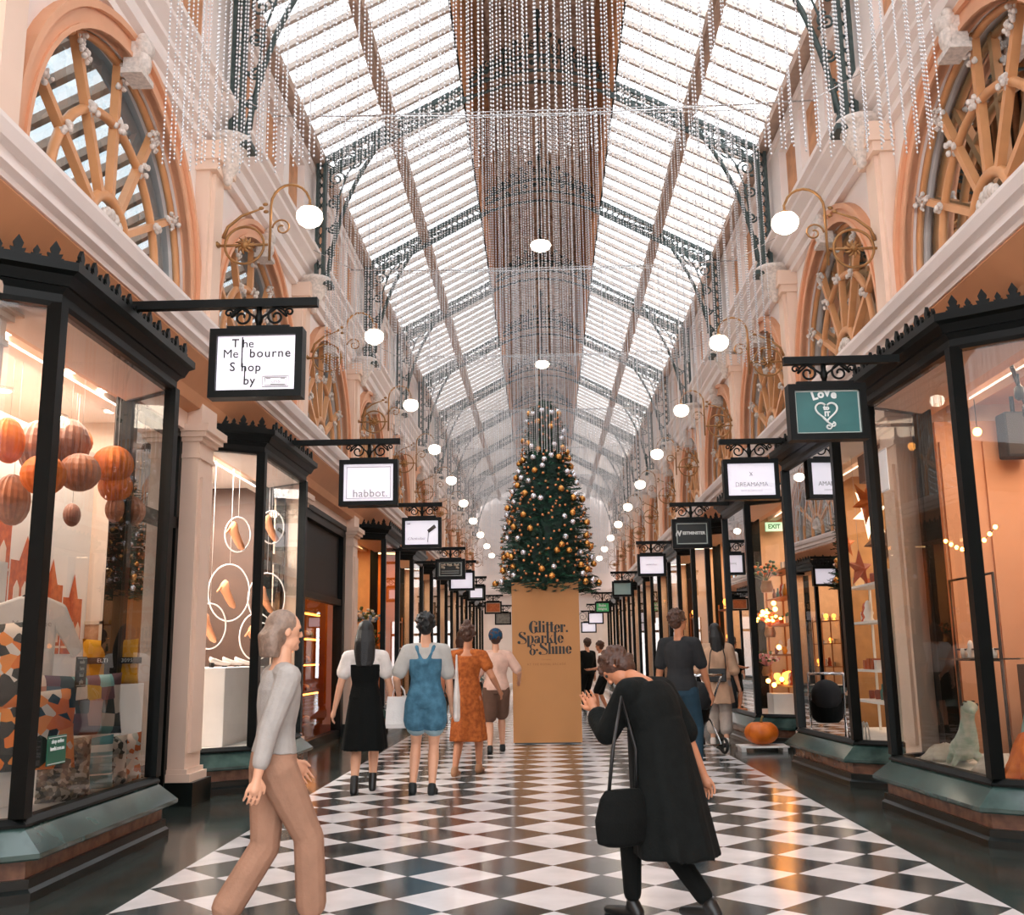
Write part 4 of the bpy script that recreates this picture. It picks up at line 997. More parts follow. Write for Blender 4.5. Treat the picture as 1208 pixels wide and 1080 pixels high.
# 4 person with navy cap
J = person((-.70, 14.3, 0), radians(8), 1.60, 'person in a navy blue cap, pale pink top and brown shorts beside the brown pedestal', skin=SKIN, feet=[(-.1,-.1,0), (.09,.14,0)], hands=[(-.3,.1,.78), (.34,.2,.95)], lean=(0,.08,1))
garment(J, 'pink_top', cloth('pale_pink_cotton', '#dcb5a4'), lambda m: (trunk_wear(m, J, -.02, .295, .02, 1.1), sleeve(m, J, 0, .8, .016, .01), sleeve(m, J, 1, .8, .016, .01)))
garment(J, 'brown_shorts', cloth('brown_cotton', '#6e5244'), lambda m: (trunk_wear(m, J, -.05, .08, .018, 1.05), leg_wear(m, J, 0, .85, .025, .01), leg_wear(m, J, 1, .85, .025, .01)))
head_hair(J, HAIRN, .011, curl=True); shoes(J, mat('black_canvas', '#10181a', .7), name='sneaker')
cp = M(); hc = J['hc']; cp.ell(hc + Vector((0,-.01,.04)), .1, .115, .1, 14, 10); cp.cap(hc + Vector((-.04,.11,.03)), hc + Vector((.04,.11,.03)), .03, .03, 10); remesh(cp.build('navy_cap', cloth('navy_cotton', '#1d4664'), J['root']), .009)
# 5 another walker further on in grey and 6 the far pair
J = person((-1.35, 16.6, 0), radians(5), 1.66, 'person in a white tee and dark skirt half hidden behind the woman in rust', feet=[(-.1,.1,0), (.1,-.08,0)], vox=.012)
garment(J, 'white_tee', MATS['white_cotton'], lambda m: (trunk_wear(m, J, .0, .295, .015, 1.05), sleeve(m, J, 0, .7, .014), sleeve(m, J, 1, .7, .014)))
garment(J, 'dark_skirt', MATS['black_cloth'], lambda m: (trunk_wear(m, J, -.05, .08, .014), skirt(m, J, .05, .5, .15, .2))); head_hair(J, HAIRN, .01, back=.2); shoes(J, mat('black_leather', '#0d0f10'))
J = person((.98, 25.0, 0), radians(35), 1.63, 'person in all black clothes standing right of the pedestal, far off', feet=[(-.1,0,0), (.1,0,0)], vox=.014)
garment(J, 'black_top', MATS['black_cloth'], lambda m: (trunk_wear(m, J, -.02, .295, .02, 1.15), sleeve(m, J, 0, 1.5, .016), sleeve(m, J, 1, 1.5, .016)))
garment(J, 'black_trousers', MATS['black_cloth'], lambda m: (trunk_wear(m, J, -.05, .05, .014), leg_wear(m, J, 0, 1.9, .014), leg_wear(m, J, 1, 1.9, .014))); head_hair(J, HAIRN, .011, curl=True); shoes(J, MATS['black_leather'])
J = person((1.3, 23.9, 0), radians(80), 1.55, 'person in white tee and black shorts with a backpack, far off right of pedestal', skin=SKIN2, feet=[(-.1,.12,0), (.1,-.05,0)], hands=[(-.1,.3,.95), (.12,.28,.95)], lean=(0,.12,1), vox=.012)
garment(J, 'white_tee', MATS['white_cotton'], lambda m: (trunk_wear(m, J, -.02, .295, .016, 1.05), sleeve(m, J, 0, .7, .014), sleeve(m, J, 1, .7, .014)))
garment(J, 'black_shorts', MATS['black_cloth'], lambda m: (trunk_wear(m, J, -.05, .05, .014), leg_wear(m, J, 0, .9, .02), leg_wear(m, J, 1, .9, .02))); head_hair(J, HAIRN, .011, curl=True); shoes(J, mat('tan_shoe', '#b0693c'), name='shoe')
bp = M(); c = J['P'] + J['u']*.18*1.55 - J['fw']*.19; bp.ell(c, .14, .09, .2, 14, 10); bp.ell(c - Vector((0,0,.1)) - J['fw']*.04, .12, .07, .1, 12, 8)
o = empty('backpack', J['root'].location, J['root'].rotation_euler.z); tag(o, 'black backpack on the far person in a white tee', 'bag'); remesh(bp.build('bag_body', MATS['black_cloth'], o), .012)
# 7 man in dark tee, right
J = person((1.47, 11.6, 0), radians(-28), 1.72, 'man with short brown hair in a dark grey tee near the right hand shops', skin=SKIN2, feet=[(-.12,0,0), (.11,.1,0)], hands=[(-.3,.02,.8), (.3,.16,.78)], look=radians(-35))
garment(J, 'dark_tee', cloth('charcoal_cotton', '#2b2c2e'), lambda m: (trunk_wear(m, J, -.03, .295, .016, 1.08), sleeve(m, J, 0, .75, .014, .01), sleeve(m, J, 1, .75, .014, .01)))
garment(J, 'blue_jeans', cloth('dark_denim', '#2b4454'), lambda m: (trunk_wear(m, J, -.05, .05, .016, 1.03), leg_wear(m, J, 0, 1.92, .016), leg_wear(m, J, 1, 1.92, .016))); head_hair(J, HAIRN, .011, curl=True); shoes(J, MATS['black_canvas'], name='sneaker')
# 8 woman in beige dress, right
J = person((2.42, 15.0, 0), radians(-15), 1.66, 'woman with long dark hair in a loose beige dress by the right hand shops', feet=[(-.1,.05,0,0), (.1,-.06,0)], hands=[(-.24,.18,.95), (.3,.08,.78)], look=radians(20))
garment(J, 'beige_dress', cloth('beige_linen', '#cfa98c'), lambda m: (trunk_wear(m, J, .0, .295, .03, 1.15), sleeve(m, J, 0, 1.1, .03, .02), sleeve(m, J, 1, 1.1, .03, .02), skirt(m, J, .1, .58, .16, .23, fold=.015)))
garment(J, 'pale_trousers', cloth('pale_grey_linen', '#b8aca2'), lambda m: (leg_wear(m, J, 0, 1.6, .03, .02), leg_wear(m, J, 1, 1.6, .03, .02)))
head_hair(J, HAIRB, .008, back=.34, flow=(.02,0)); shoes(J, mat('white_shoe', '#e5ddd6', .6), name='sneaker')
o = empty('shoulder_bag', (2.42-.02, 15.0-.2, .98), radians(-15)); tag(o, 'small black shoulder bag on the woman in beige', 'bag')
g = M(); g.box(-.12,.12,-.04,.04,-.1,.08); g.box(-.123,.123,-.046,0,-.0,.085); bo = g.build('bag_body', MATS['black_leather'], o); bv = bo.modifiers.new('b', 'BEVEL'); bv.width = .012; bv.segments = 2
g = M(); g.tube([(-.12,0,.06),(-.09,.03,.3),(-.02,.08,.5),(.05,.12,.5),(.11,.05,.25),(.12,0,.06)], .008, 6); g.build('strap', MATS['black_leather'], o)
g = M(); g.ell((0,-.05,.0), .014, .006, .014); g.build('clasp', BRASS, o)
# 9 foreground walker in a long dark coat, stooping
J = person((.53, 5.35, 0), radians(50), 1.42, 'stooping person in a long dark coat, closest to the camera at lower right', skin=SKIN2, feet=[(-.05,.14,0,0), (.05,-.24,.03,0,.0)], hands=[(-.06,.34,1.0), (.27,-.14,.60)], lean=(0,.36,1), pelvis=(0,-.08), drop=.03, vox=.005, head=(0,.10,-.04), look=radians(25), elbow=[(-.4,-.2,-1),(1,-.8,.3)])
COAT = cloth('dark_wool', '#0a0e0d', c2='#050807', scale=20)
garment(J, 'long_coat', COAT, lambda m: (trunk_wear(m, J, .08, .295, .035, 1.15), sleeve(m, J, 0, 1.6, .024, .01), sleeve(m, J, 1, .95, .024, .012), skirt(m, J, .17, .31, .145, .215, fold=.014, ry=.95, z1off=(0,-.02))), vox=.009)
garment(J, 'black_leggings', MATS['black_cloth'], lambda m: (leg_wear(m, J, 0, 1.85, .008), leg_wear(m, J, 1, 1.85, .008))); shoes(J, MATS['black_leather'])
head_hair(J, HAIRN, .016, curl=True)
o = empty('handbag', (.34, 5.15, .52), radians(30)); tag(o, 'soft black handbag hanging from the stooping person in the dark coat', 'bag')
g = M(); g.rings([[(w*cos(t*pi/8), d*sin(t*pi/8), z) for t in range(16)] for w, d, z in ((.09,.04,-.14),(.15,.06,-.12),(.16,.07,-.02),(.13,.055,.08),(.1,.03,.12))]); remesh(g.build('bag_body', MATS['black_cloth'], o), .009)
g = M(); g.tube([(-.08,0,.1),(-.05,.0,.3),(.03,.03,.55),(.1,.02,.3),(.08,0,.1)], .009, 6); g.build('strap', MATS['black_leather'], o)
# 10 person in grey top and brown trousers, front left
J = person((-1.36, 5.15, 0), radians(-62), 1.48, 'slim person in a pale grey top and tan trousers walking at front left', skin=SKIN, feet=[(-.03,-.22,.02,0), (.03,.2,0,0)], hands=[(-.22,.16,.76), (.2,-.12,.74)], lean=(0,.06,1), vox=.005, look=0)
garment(J, 'grey_top', cloth('pale_grey_knit', '#a8a39e'), lambda m: (trunk_wear(m, J, .0, .295, .014, 1.0), sleeve(m, J, 0, 1.7, .012), sleeve(m, J, 1, 1.7, .012)))
garment(J, 'brown_trousers', cloth('tan_cotton', '#a27c66'), lambda m: (trunk_wear(m, J, -.05, .05, .014), leg_wear(m, J, 0, 1.85, .02, .015), leg_wear(m, J, 1, 1.85, .02, .015)))
head_hair(J, mat('ash_hair', '#8d7768', .5, var=.3, scale=40, bump=.5), .008, back=.16); shoes(J, mat('dark_brown_leather', '#2a1a14', .4))

# stroller beside the man, pumpkin on a low board
o = empty('baby_stroller', (1.92, 13.9, 0), radians(20)); tag(o, 'dark stroller with a pink blanket between the man and the woman in beige', 'stroller')
g = M()
for sx in (-.22,.22):
    g.tube([(sx,-.38,1.0),(sx,-.3,.9),(sx,.0,.5),(sx,.32,.12)], .014, 8); g.tube([(sx,.25,.55),(sx,-.05,.4),(sx,-.3,.12)], .014, 8)
g.tube([(-.22,-.38,1.0),(.22,-.38,1.0)], .018, 8); g.tube([(-.22,.32,.12),(.22,.32,.12)], .012, 8); g.tube([(-.22,-.3,.12),(.22,-.3,.12)], .012, 8); sfr = g.build('frame', CHROME, o)
for sx in (-.25,.25):
    for sy in (-.3,.32):
        g = M(); g.tube([(sx,sy+.09*cos(t*pi/8),.11+.09*sin(t*pi/8)) for t in range(16)], .02, 6, closed=True); g.tube([(sx-.02,sy,.11),(sx+.02,sy,.11)], .03, 8); g.build('wheel', mat('rubber', '#141414', .8), sfr)
g = M(); g.rings([[(.2*w*cos(t*pi/8), y_+.26*w*sin(t*pi/8), z) for t in range(16)] for w, y_, z in ((.7,.05,.36),(1,.05,.42),(1.05,.03,.62),(.95,.0,.66))]); g.build('seat_tub', MATS['black_cloth'], o)
g = M(); g.ell((0,-.12,.72), .2, .2, .2, 14, 8); g.build('hood', MATS['charcoal_cotton'], o); g = M(); g.ell((0,.12,.68), .19, .2, .09, 14, 8); g.build('pink_blanket', cloth('pink_blanket_cloth', '#d98a80'), o)
o = empty('pumpkin', (2.83, 14.12, .075)); tag(o, 'orange pumpkin on a low pale board at the foot of the right hand shop', 'pumpkin')
g = M(); n = 40; R = []
for i in range(13):
    t = pi*i/12; R.append([((.03+.185*sin(t)*(1+.07*abs(cos(k*5*2*pi/n/1.0/1))))*cos(2*pi*k/n), (.03+.185*sin(t)*(1+.07*abs(cos(k*5*2*pi/n))))*sin(2*pi*k/n), .16-.15*cos(t)+(.0 if i < 11 else -.02)) for k in range(n)])
g.rings(R); g.build('rind', mat('pumpkin_orange', '#e87a1e', .45, c2='#c75c12', scale=6), o); g = M(); g.tube([(0,0,.29),(.01,0,.34),(.03,.01,.37)], [.02,.014,.016], 7); g.build('stem', mat('pumpkin_stem', '#7a6a3a', .7), o)
o = empty('low_board', (2.83, 14.12, 0)); tag(o, 'low pale board on short feet under the pumpkin', 'board'); g = M(); g.box(-.32,.32,-.18,.18,.05,.075); g.build('top', WHITE, o)
for sx in (-.27,.27): g = M(); g.box(sx-.03,sx+.03,-.15,.15,0,.05); g.build('foot', WHITE, o)

# ------------------------------------------------------------------ what stands in the shops
def box_thing(name, label, cat, loc, size, mt, group=None, bev=.008, rz=0):
    m = M(); x, y, z = size; m.box(-x/2, x/2, -y/2, y/2, 0, z); o = m.build(name, mt, None, loc); o.rotation_euler.z = rz; tag(o, label, cat, group)
    if bev: b = o.modifiers.new('b', 'BEVEL'); b.width = bev; b.segments = 2
    return o
dm = M(); dm.lathe([(.02,0),(.085,0),(.09,.01),(.09,.02),(.02,.02)], (0,0,-.022), 16); dme = dm.mesh('downlight_ring', WHITE)
dl_ = M(); dl_.lathe([(.005,0),(.065,0),(.065,.004),(.005,.004)], (0,0,-.026), 16); dle = dl_.mesh('downlight_lens', DLIGHT)
def downlight(x, y, lb, gp):
    o = link('downlight', dme, None, (x, y, 3.58)); tag(o, lb, 'downlight', gp); link('lens', dle, o)
for x, y in ((-3.75,6.75),(-3.75,7.75),(-3.75,8.35),(-4.0,9.1),(-4.6,9.3),(-4.4,7.4),(-4.6,8.3)): downlight(x, y, 'small lit ceiling spotlight inside the cushion shop on the left', 'spotlights in the cushion shop')
for x, y in ((-3.6,10.9),(-3.6,12.0),(-4.3,12.6)): downlight(x, y, 'small lit ceiling spotlight inside the shoe shop on the left', 'spotlights in the shoe shop')
for x, y in ((3.75,12.15),(3.75,11.2),(4.4,12.4)): downlight(x, y, 'small lit ceiling spotlight above the paper stars on the right', 'spotlights above the paper stars')
for x, y in ((3.7,15.7),(3.7,16.5)): downlight(x, y, 'small lit ceiling spotlight above the glowing gift shelves on the right', 'spotlights above the gift shelves')
# mural backdrop
o = empty('mural_backdrop', (-4.35, 8.0, 0)); tag(o, 'white backdrop printed with orange Victorian buildings inside the nearest left shop', 'backdrop')
g = M(); g.box(-.03,.03,-1.6,1.55,.4,3.25); g.build('board', mat('mural_white', '#f1eeee', .6, var=.02), o)
g = M()
for x, y in ((0,-1.5),(0,1.45)): g.box(-.04,.04,y-.04,y+.04,0,.4)
g.build('feet', WHITE, o)
ORG = mat('mural_orange', '#d4622a', .6, c2='#b64b1c', scale=20); WHT = mat('mural_pale', '#f0ddd0', .6, var=.05)
g = M(); hgt = M()
yb = -1.55
for wdt, top in ((.62,2.35),(.5,2.2),(.55,2.42),(.5,2.1),(.45,1.95),(.4,1.85)):
    g.box(.031,.036,yb,yb+wdt-.03,1.35,top); g.add([(.036,yb+wdt*.25,top),(.036,yb+wdt*.7,top),(.036,yb+wdt*.47,top+.22)],[(0,1,2)])
    for r_ in range(int((top-1.4)/.3)):
        for c_ in range(3):
            y_ = yb+.06+c_*(wdt-.1)/3; z_ = 1.45+r_*.3
            hgt.prism([(y_,z_),(y_+.09,z_),(y_+.09,z_+.13),(y_+.045,z_+.19),(y_,z_+.13)], lambda u, v, h: (h, u, v), .037, .04)
        hgt.box(.037,.041,yb,yb+wdt-.03,1.4+r_*.3,1.42+r_*.3)
    yb += wdt
g.build('printed_buildings', ORG, o); hgt.build('printed_windows', WHT, o)
text('lettering', 'Merry Melbourne', .2, (.045, -.35, 1.22), ORG, o, rot=(pi/2,0,pi/2), shear=.3)
# honeycomb paper lanterns
LM = [mat('orange_paper', '#e07a2e', .7, c2='#c25a18', scale=9), mat('copper_paper', '#b87858', .5, c2='#8f5a44', scale=9), mat('bronze_paper', '#9a6a58', .45, c2='#7a5044', scale=9)]
def paper_lantern(x, y, z, r, flat, c, lb):
    o = empty('paper_lantern', (x, y, z)); tag(o, lb, 'lantern', 'paper lanterns in the nearest left shop'); m = M(); n = 36; R_ = []
    for i in range(11):
        t = pi*i/10; R_.append([(r*flat*max(sin(t),.03)*(1+(.05 if k % 2 else 0))*cos(2*pi*k/n), r*max(sin(t),.03)*(1+(.05 if k % 2 else 0))*sin(2*pi*k/n), -r*cos(t)) for k in range(n)])
    m.rings(R_, smooth=False); m.build('paper_ball', LM[c], o); t = M(); t.tube([(0,0,r),(0,0,3.58-z)], .002, 4); t.build('cord', GREYINK, o)
for a in ((-3.9,7.16,2.87,.17,.5,0,'flat orange paper lantern at the far left edge of the nearest left shop, upper one'),(-3.9,7.28,2.45,.19,.5,1,'flat bronze paper lantern at the left edge, below the upper orange one'),(-3.7,7.35,2.92,.1,.5,1,'smallest paper lantern, beside the big bronze one'),
          (-3.9,7.62,2.9,.22,.6,2,'large bronze oval paper lantern left of the window post'),(-3.6,7.12,2.6,.15,1,0,'round bright orange paper lantern crossed by the dark window post'),(-3.8,7.9,3.0,.2,.7,2,'large copper paper lantern high right of the window post'),
          (-3.6,7.68,2.72,.15,1,1,'round orange and copper lantern right of the window post'),(-3.95,8.3,3.1,.14,1,0,'orange lantern half hidden behind the copper ones'),(-3.5,8.05,2.85,.155,1,0,'bright fan pleated orange lantern, topmost of the right hand cluster'),
          (-3.5,8.12,2.68,.13,1,0,'orange lantern in the middle of the right hand cluster'),(-3.5,8.18,2.5,.12,.7,1,'copper lantern at the foot of the right hand cluster'),(-3.5,8.42,2.52,.13,1,1,'pale copper lantern farthest right in the nearest left shop'),(-4.0,8.45,2.5,.1,.6,2,'small bronze lantern hanging against the white backdrop')): paper_lantern(*a)
# cushions
def cushion(x, y, z, w, h, rz, mt, lb, tilt=.15):
    o = empty('cushion', (x, y, z), rz); tag(o, lb, 'cushion', 'cushions in the nearest left shop'); m = M(); n = 14; V = []
    for sgn in (1, -1):
        for i in range(n+1):
            for j in range(n+1):
                u = 2*i/n-1; v = 2*j/n-1; e = max(0, 1-u**4)*max(0, 1-v**4); pin = 1 - .06*(1-abs(u*v))*(abs(u)**3+abs(v)**3)
                V.append((u*w/2*pin, sgn*-.085*sqrt(e) + tilt*(v+1)*h/2, (v+1)*h/2*pin + .0))
    F = []; q = (n+1)**2
    for s_ in (0, 1):
        for i in range(n):
            for j in range(n):
                a = s_*q + i*(n+1)+j; F.append((a, a+1, a+n+2, a+n+1))
    m.add(V, F, True); c = m.build('cover', mt, o, fix=False); return o
YEL = cloth('mustard_cloth', '#dba12a', c2='#c98d1c', scale=5)
def pattern_mat(name, cols, scale=12, kind='hex'):
    m = bpy.data.materials.new(name); m.use_nodes = True; nt = m.node_tree; b = nt.nodes['Principled BSDF']; b.inputs['Roughness'].default_value = .85
    tc = nt.nodes.new('ShaderNodeTexCoord'); mp = nt.nodes.new('ShaderNodeMapping'); mp.inputs['Scale'].default_value = (1, .05, 1) if kind != 'stripe' else (0, 0, 1)
    v = nt.nodes.new('ShaderNodeTexVoronoi'); v.inputs['Scale'].default_value = scale; v.inputs['Randomness'].default_value = .25 if kind == 'hex' else 1
    r = nt.nodes.new('ShaderNodeValToRGB'); r.color_ramp.interpolation = 'CONSTANT'
    while len(r.color_ramp.elements) < len(cols): r.color_ramp.elements.new(.5)
    for i, c in enumerate(cols): r.color_ramp.elements[i].position = i/len(cols); r.color_ramp.elements[i].color = lin(c)
    nt.links.new(tc.outputs['Object'], mp.inputs[0]); nt.links.new(mp.outputs[0], v.inputs['Vector'])
    sp = nt.nodes.new('ShaderNodeSeparateColor'); nt.links.new(v.outputs['Color'], sp.inputs[0]); nt.links.new(sp.outputs[0], r.inputs[0]); nt.links.new(r.outputs[0], b.inputs['Base Color'])
    return m
HEX = pattern_mat('hexagon_print', ['#c9a648','#7fb3b5','#5d6f7d','#d8d2cb','#6e5560','#b98d7e','#3f4a4e'], 11)
TIG = pattern_mat('orange_black_print', ['#e0701e','#17201f','#e88a3a','#17201f','#d8c8b8'], 14, 'rnd'); FLO = pattern_mat('grey_floral_print', ['#6f6a62','#b9aea0','#4a4742','#8d7f6e'], 40, 'rnd')
STR = pattern_mat('blue_white_stripe', ['#cfe0e4','#4f8b99','#e6ecec','#8fb8c2'], 14, 'stripe'); ORP = pattern_mat('white_orange_print', ['#e8ddd6','#c96a3a','#b9c4c2','#e8ddd6'], 26, 'rnd'); GRY = pattern_mat('black_white_print', ['#d6d2cc','#3b4445','#9aa09e'], 30, 'rnd')
FZ = radians(38)
o = box_thing('display_plinth', 'white open fronted display box under the mustard cushion', 'display box', (-3.6, 8.2, .4), (.5,.75,.7), WHITE)
c = cushion(-3.5, 8.25, 1.1, .44, .36, FZ, YEL, 'mustard yellow cushion with a black band reading ELTHAM 3095'); g = M(); g.box(-.21,.21,-.092,-.02,.16,.21); g.build('black_band', INK, c); text('lettering', 'ELTHAM 3095', .042, (0,-.096,.185), LW, c, spacing=1.1)
cushion(-3.28, 7.2, .78, .62, .42, FZ, HEX, 'cushion with multicoloured hexagon print below the mustard one')
box_thing('display_plinth', 'low white display step carrying the hexagon cushion', 'display box', (-3.4, 7.25, .4), (.42,.6,.38), WHITE, rz=0)
cushion(-3.13, 6.75, .4, .34, .4, FZ, FLO, 'brown grey floral cushion standing lowest, behind the green sticker'); cushion(-3.14, 7.15, .4, .32, .38, FZ, STR, 'pale blue striped cushion standing low in the nearest left shop'); cushion(-3.14, 7.42, .4, .3, .36, FZ, GRY, 'black and white print cushion between the blue striped and orange ones'); cushion(-3.14, 7.68, .4, .3, .36, FZ, ORP, 'white and orange print cushion lowest at the far end')
cushion(-3.4, 6.35, 1.0, .5, .55, FZ, TIG, 'orange and black print cushion at the far left edge of the picture'); cushion(-3.22, 6.5, .62, .5, .5, FZ, TIG, 'orange and black print cushion crossed by the window post'); box_thing('display_plinth', 'white display block behind the orange and black cushions', 'display box', (-3.55, 6.35, .4), (.35,.6,.58), WHITE)
# t-shirt on a hanger
o = empty('hanging_shirt', (-3.7, 7.3, .95), radians(35)); tag(o, 'long white printed shirt hanging behind the window post in the nearest left shop', 'shirt')
g = M(); out = [(-.16,0),(.16,0),(.17,.55),(.3,.35),(.36,.42),(.22,.74),(.08,.8),(0,.76),(-.08,.8),(-.22,.74),(-.36,.42),(-.3,.35),(-.17,.55)]
g.prism(out, lambda u, v, h: (u, h, v), -.03, .03); sh = g.build('cloth', cloth('pale_grey_white_cotton', '#dcdcda', var=.06), o); bv = sh.modifiers.new('b', 'BEVEL'); bv.width = .02; bv.segments = 2
for i, (t_, z_) in enumerate((('Melbourne', .6), ('Fitzroy', .52), ('Carlton', .44))): text('lettering', 'iiiii' if 0 else t_, .06, (0,-.034,z_), GREYINK, o)
g = M(); g.tube([(-.2,0,.73),(0,0,.83),(.2,0,.73)], .006, 5); g.tube([(0,0,.83),(0,0,.9),(.02,0,.93),(0,0,2.63)], .004, 5); g.build('hanger', BLACKM, o)
# printed sheet at left edge, notice, sticker, framed boards
o = empty('printed_poster', (-3.95, 6.95, 1.25), pi/2); tag(o, 'white poster with black handwritten words at the far left edge', 'poster'); g = M(); g.box(-.42,.42,-.01,.01,0,.75); g.build('sheet', WHITE, o)
for i, t_ in enumerate(('Melbourne', 'the city', 'of coffee', 'lanes', 'trams')): text('lettering', t_, .12 if i == 0 else .09, (0,-.012,.66-i*.12), INK, o, shear=.3)
def glass_note(x, y, z, w, h, rz, mt, lb, lines, ink, sz, rr_=.01, name='window_sticker', cat='sticker'):
    o = empty(name, (x, y, z), rz); tag(o, lb, cat); g = M(); g.box(-w/2,w/2,-.004,.004,0,h); s_ = g.build('sheet', mt, o); b = s_.modifiers.new('b', 'BEVEL'); b.width = .003
    for i, t_ in enumerate(lines): text('lettering', t_, sz, (0,-.0055,h-(i+.8)*sz*1.25), ink, o, bold=.0005)
    g = M(); gw = .007; g.box(-w/2+.008,w/2-.008,-.0055,-.004,.008,.012); g.box(-w/2+.008,w/2-.008,-.0055,-.004,h-.012,h-.008); g.build('border', ink, o)
    return o
glass_note(-2.935, 6.2, .68, .24, .17, radians(90), mat('sticker_green', '#155c45', .4), 'green sticker on the glass reading shop online lumbi.com.au', ['shop online', 'lumbi.com.au'], LW, .033)
glass_note(-2.99, 6.58, 1.12, .15, .19, radians(90), mat('sticker_black', '#14201e', .4), 'small black notice on the glass beside the mustard cushion', ['made', 'here', 'local', 'gifts'], LW, .033, name='window_notice')
glass_note(2.88, 8.62, 2.6, .2, .36, radians(-90), WHITE, 'blank white notice stuck inside the nearest right window', [], GREYINK, .03, name='window_notice')
def framed(x, y, z, w, h, rz, lb, m1, m2):
    o = empty('framed_picture', (x, y, z), rz); tag(o, lb, 'picture'); g = M(); t = .03; g.box(-w/2,w/2,-.02,.02,0,t); g.box(-w/2,w/2,-.02,.02,h-t,h); g.box(-w/2,-w/2+t,-.02,.02,0,h); g.box(w/2-t,w/2,-.02,.02,0,h); g.build('frame', m1, o); g = M(); g.box(-w/2+t,w/2-t,-.008,.008,t,h-t); g.build('picture', m2, o)
framed(-4.4, 9.55, .9, .5, .75, 0, 'pale wooden frame behind the mustard cushion', mat('pale_wood','#d8c4ae',.5), mat('warm_print','#c79a78',.6,c2='#a8704a',scale=8))
framed(-4.9, 9.58, 1.7, .55, .8, 0, 'orange brown picture on the rear wall of the nearest left shop', BRASS, ORG)
for i, (y, c_) in enumerate(((6.4, '#c9743e'), (7.4, '#8a4a2c'), (8.4,'#b98a62'))):
    o = box_thing('display_shelf', 'tall %s display shelf at the back of the nearest left shop, %s from the camera' % (['orange','brown','tan'][i], ORD[i]), 'shelf unit', (-5.15, y, 0), (.4,.85,2.1), mat('shelf_wood_%d' % i, c_, .6), bev=.01)

# shoe shop
def shoe_ring(x, y, z, r, rz, lb, hang=True):
    o = empty('shoe_ring', (x, y, z), rz); tag(o, lb, 'shoe display', 'shoes displayed in white rings'); g = M(); g.tube([(r*.72*cos(t*pi/16), 0, r*sin(t*pi/16)) for t in range(32)], .009, 6, closed=True); g.tube([(0,0,r),(0,0,3.58-z)], .0025, 4); g.build('ring', WHITE, o)
    g = M(); g.rings([[(-.11+.25*t_ + 0*k, w*cos(2*pi*k/12), (.07*(1-t_)**1.5 + hh*sin(2*pi*k/12)) - .05) for k in range(12)] for t_, w, hh in ((0,.02,.03),(.12,.034,.045),(.35,.034,.03),(.6,.04,.024),(.85,.036,.02),(1,.012,.01))]); g.cap((-.1,0,.0),(-.1,0,-.06),.012,.008,8)
    s_ = g.build('shoe', cloth('nude_leather', '#d8946c'), o); s_.rotation_euler = (0, radians(40), .4); s_.scale = (1.25, 1.6, 1.6)
for i, a in enumerate(((-3.5,11.5,2.68,.2,.5),(-3.3,12.2,2.85,.2,.4),(-3.7,11.9,2.05,.33,.5),(-3.35,12.25,2.0,.3,.3),(-3.75,11.4,1.65,.25,.5),(-3.5,12.4,1.55,.28,.5))):
    shoe_ring(*a, ['tan shoe in the upper small white ring left of the post, in the shoe window','tan shoe in the upper white ring right of the post, near the reflected sign','tan shoe in the largest white ring, middle of the shoe window','tan shoe in a white ring right of the post, mid height','tan shoe in the lower left white ring of the shoe window','tan shoe in the lowest white ring of the shoe window'][i])
box_thing('display_plinth', 'broad white display counter in the shoe window', 'display box', (-3.7, 11.5, .4), (.7,1.5,.8), WHITE)
for i, y in enumerate((11.0,11.45,11.9)):
    o = empty('shoe', (-3.5, y, 1.2), .9); tag(o, 'pale shoe standing on the white counter, %s from the camera' % ORD[i], 'shoe', 'shoes on the white counter'); g = M(); g.rings([[(-.11+.25*t_, w*cos(2*pi*k/12), .035+hh*sin(2*pi*k/12)+.05*(1-t_)**2) for k in range(12)] for t_, w, hh in ((0,.02,.03),(.12,.034,.03),(.35,.034,.03),(.6,.04,.024),(.85,.036,.02),(1,.012,.01))]); g.build('upper', cloth('pale_leather', '#e6d9d0'), o); g = M(); g.box(-.11,-.07,-.02,.02,0,.05); g.build('heel', BLACKM, o)
o = empty('wall_niche', (-5.35, 11.7, 1.0), 0); tag(o, 'white framed wall niche with apricot backing at the back of the shoe shop', 'niche'); g = M()
for y0, y1, z0, z1 in ((-.9,.9,0,.06),(-.9,.9,1.3,1.36),(-.9,-.84,0,1.36),(.84,.9,0,1.36),(-.03,.03,0,1.36)): g.box(-.05,.12,y0,y1,z0,z1)
g.build('frame', WHITE, o); g = M(); g.box(-.04,-.02,-.85,.85,.05,1.3); g.build('backing', mat('niche_apricot','#dda27c',.6), o)  # plain apricot backing, no lamp in the niche
# dark flat shopfront with amber cake display, third bay on the left
o = empty('dark_shopfront', (-3.5, 15.7, 0)); tag(o, 'dark flat shopfront with black upper panel beyond the shoe shop on the left', 'shop front')
g = M(); [g.box(x0,x1,y0,y1,z0,z1) for x0,x1,y0,y1,z0,z1 in ((-.08,.08,-1.75,-1.6,0,3.5),(-.08,.08,1.55,1.75,0,3.5),(-.08,.08,-1.6,1.55,3.3,3.5),(-.1,.1,-1.8,1.8,3.42,3.5),(-.06,.06,-1.6,1.55,2.15,2.25),(-.06,.06,-1.6,1.55,0,.12))]; g.build('frame', BLACK, o)
g = M(); g.box(-.03,0,-1.6,1.55,2.25,3.3); g.build('upper_panel', mat('soft_black_panel', '#0c0b0a', .6), o)
g = M(); g.quad((0,-1.6,.12),(0,1.55,.12),(0,1.55,2.15),(0,-1.6,2.15)); g.build('glass', GLASS, o)
o = empty('cake_cabinet', (-4.0, 15.7, 0)); tag(o, 'amber lit shelf cabinet of cakes behind the dark shopfront', 'display cabinet'); g = M()
for z in (.25,.75,1.2,1.6,2.0): g.box(-.25,.25,-1.5,1.45,z,z+.03)
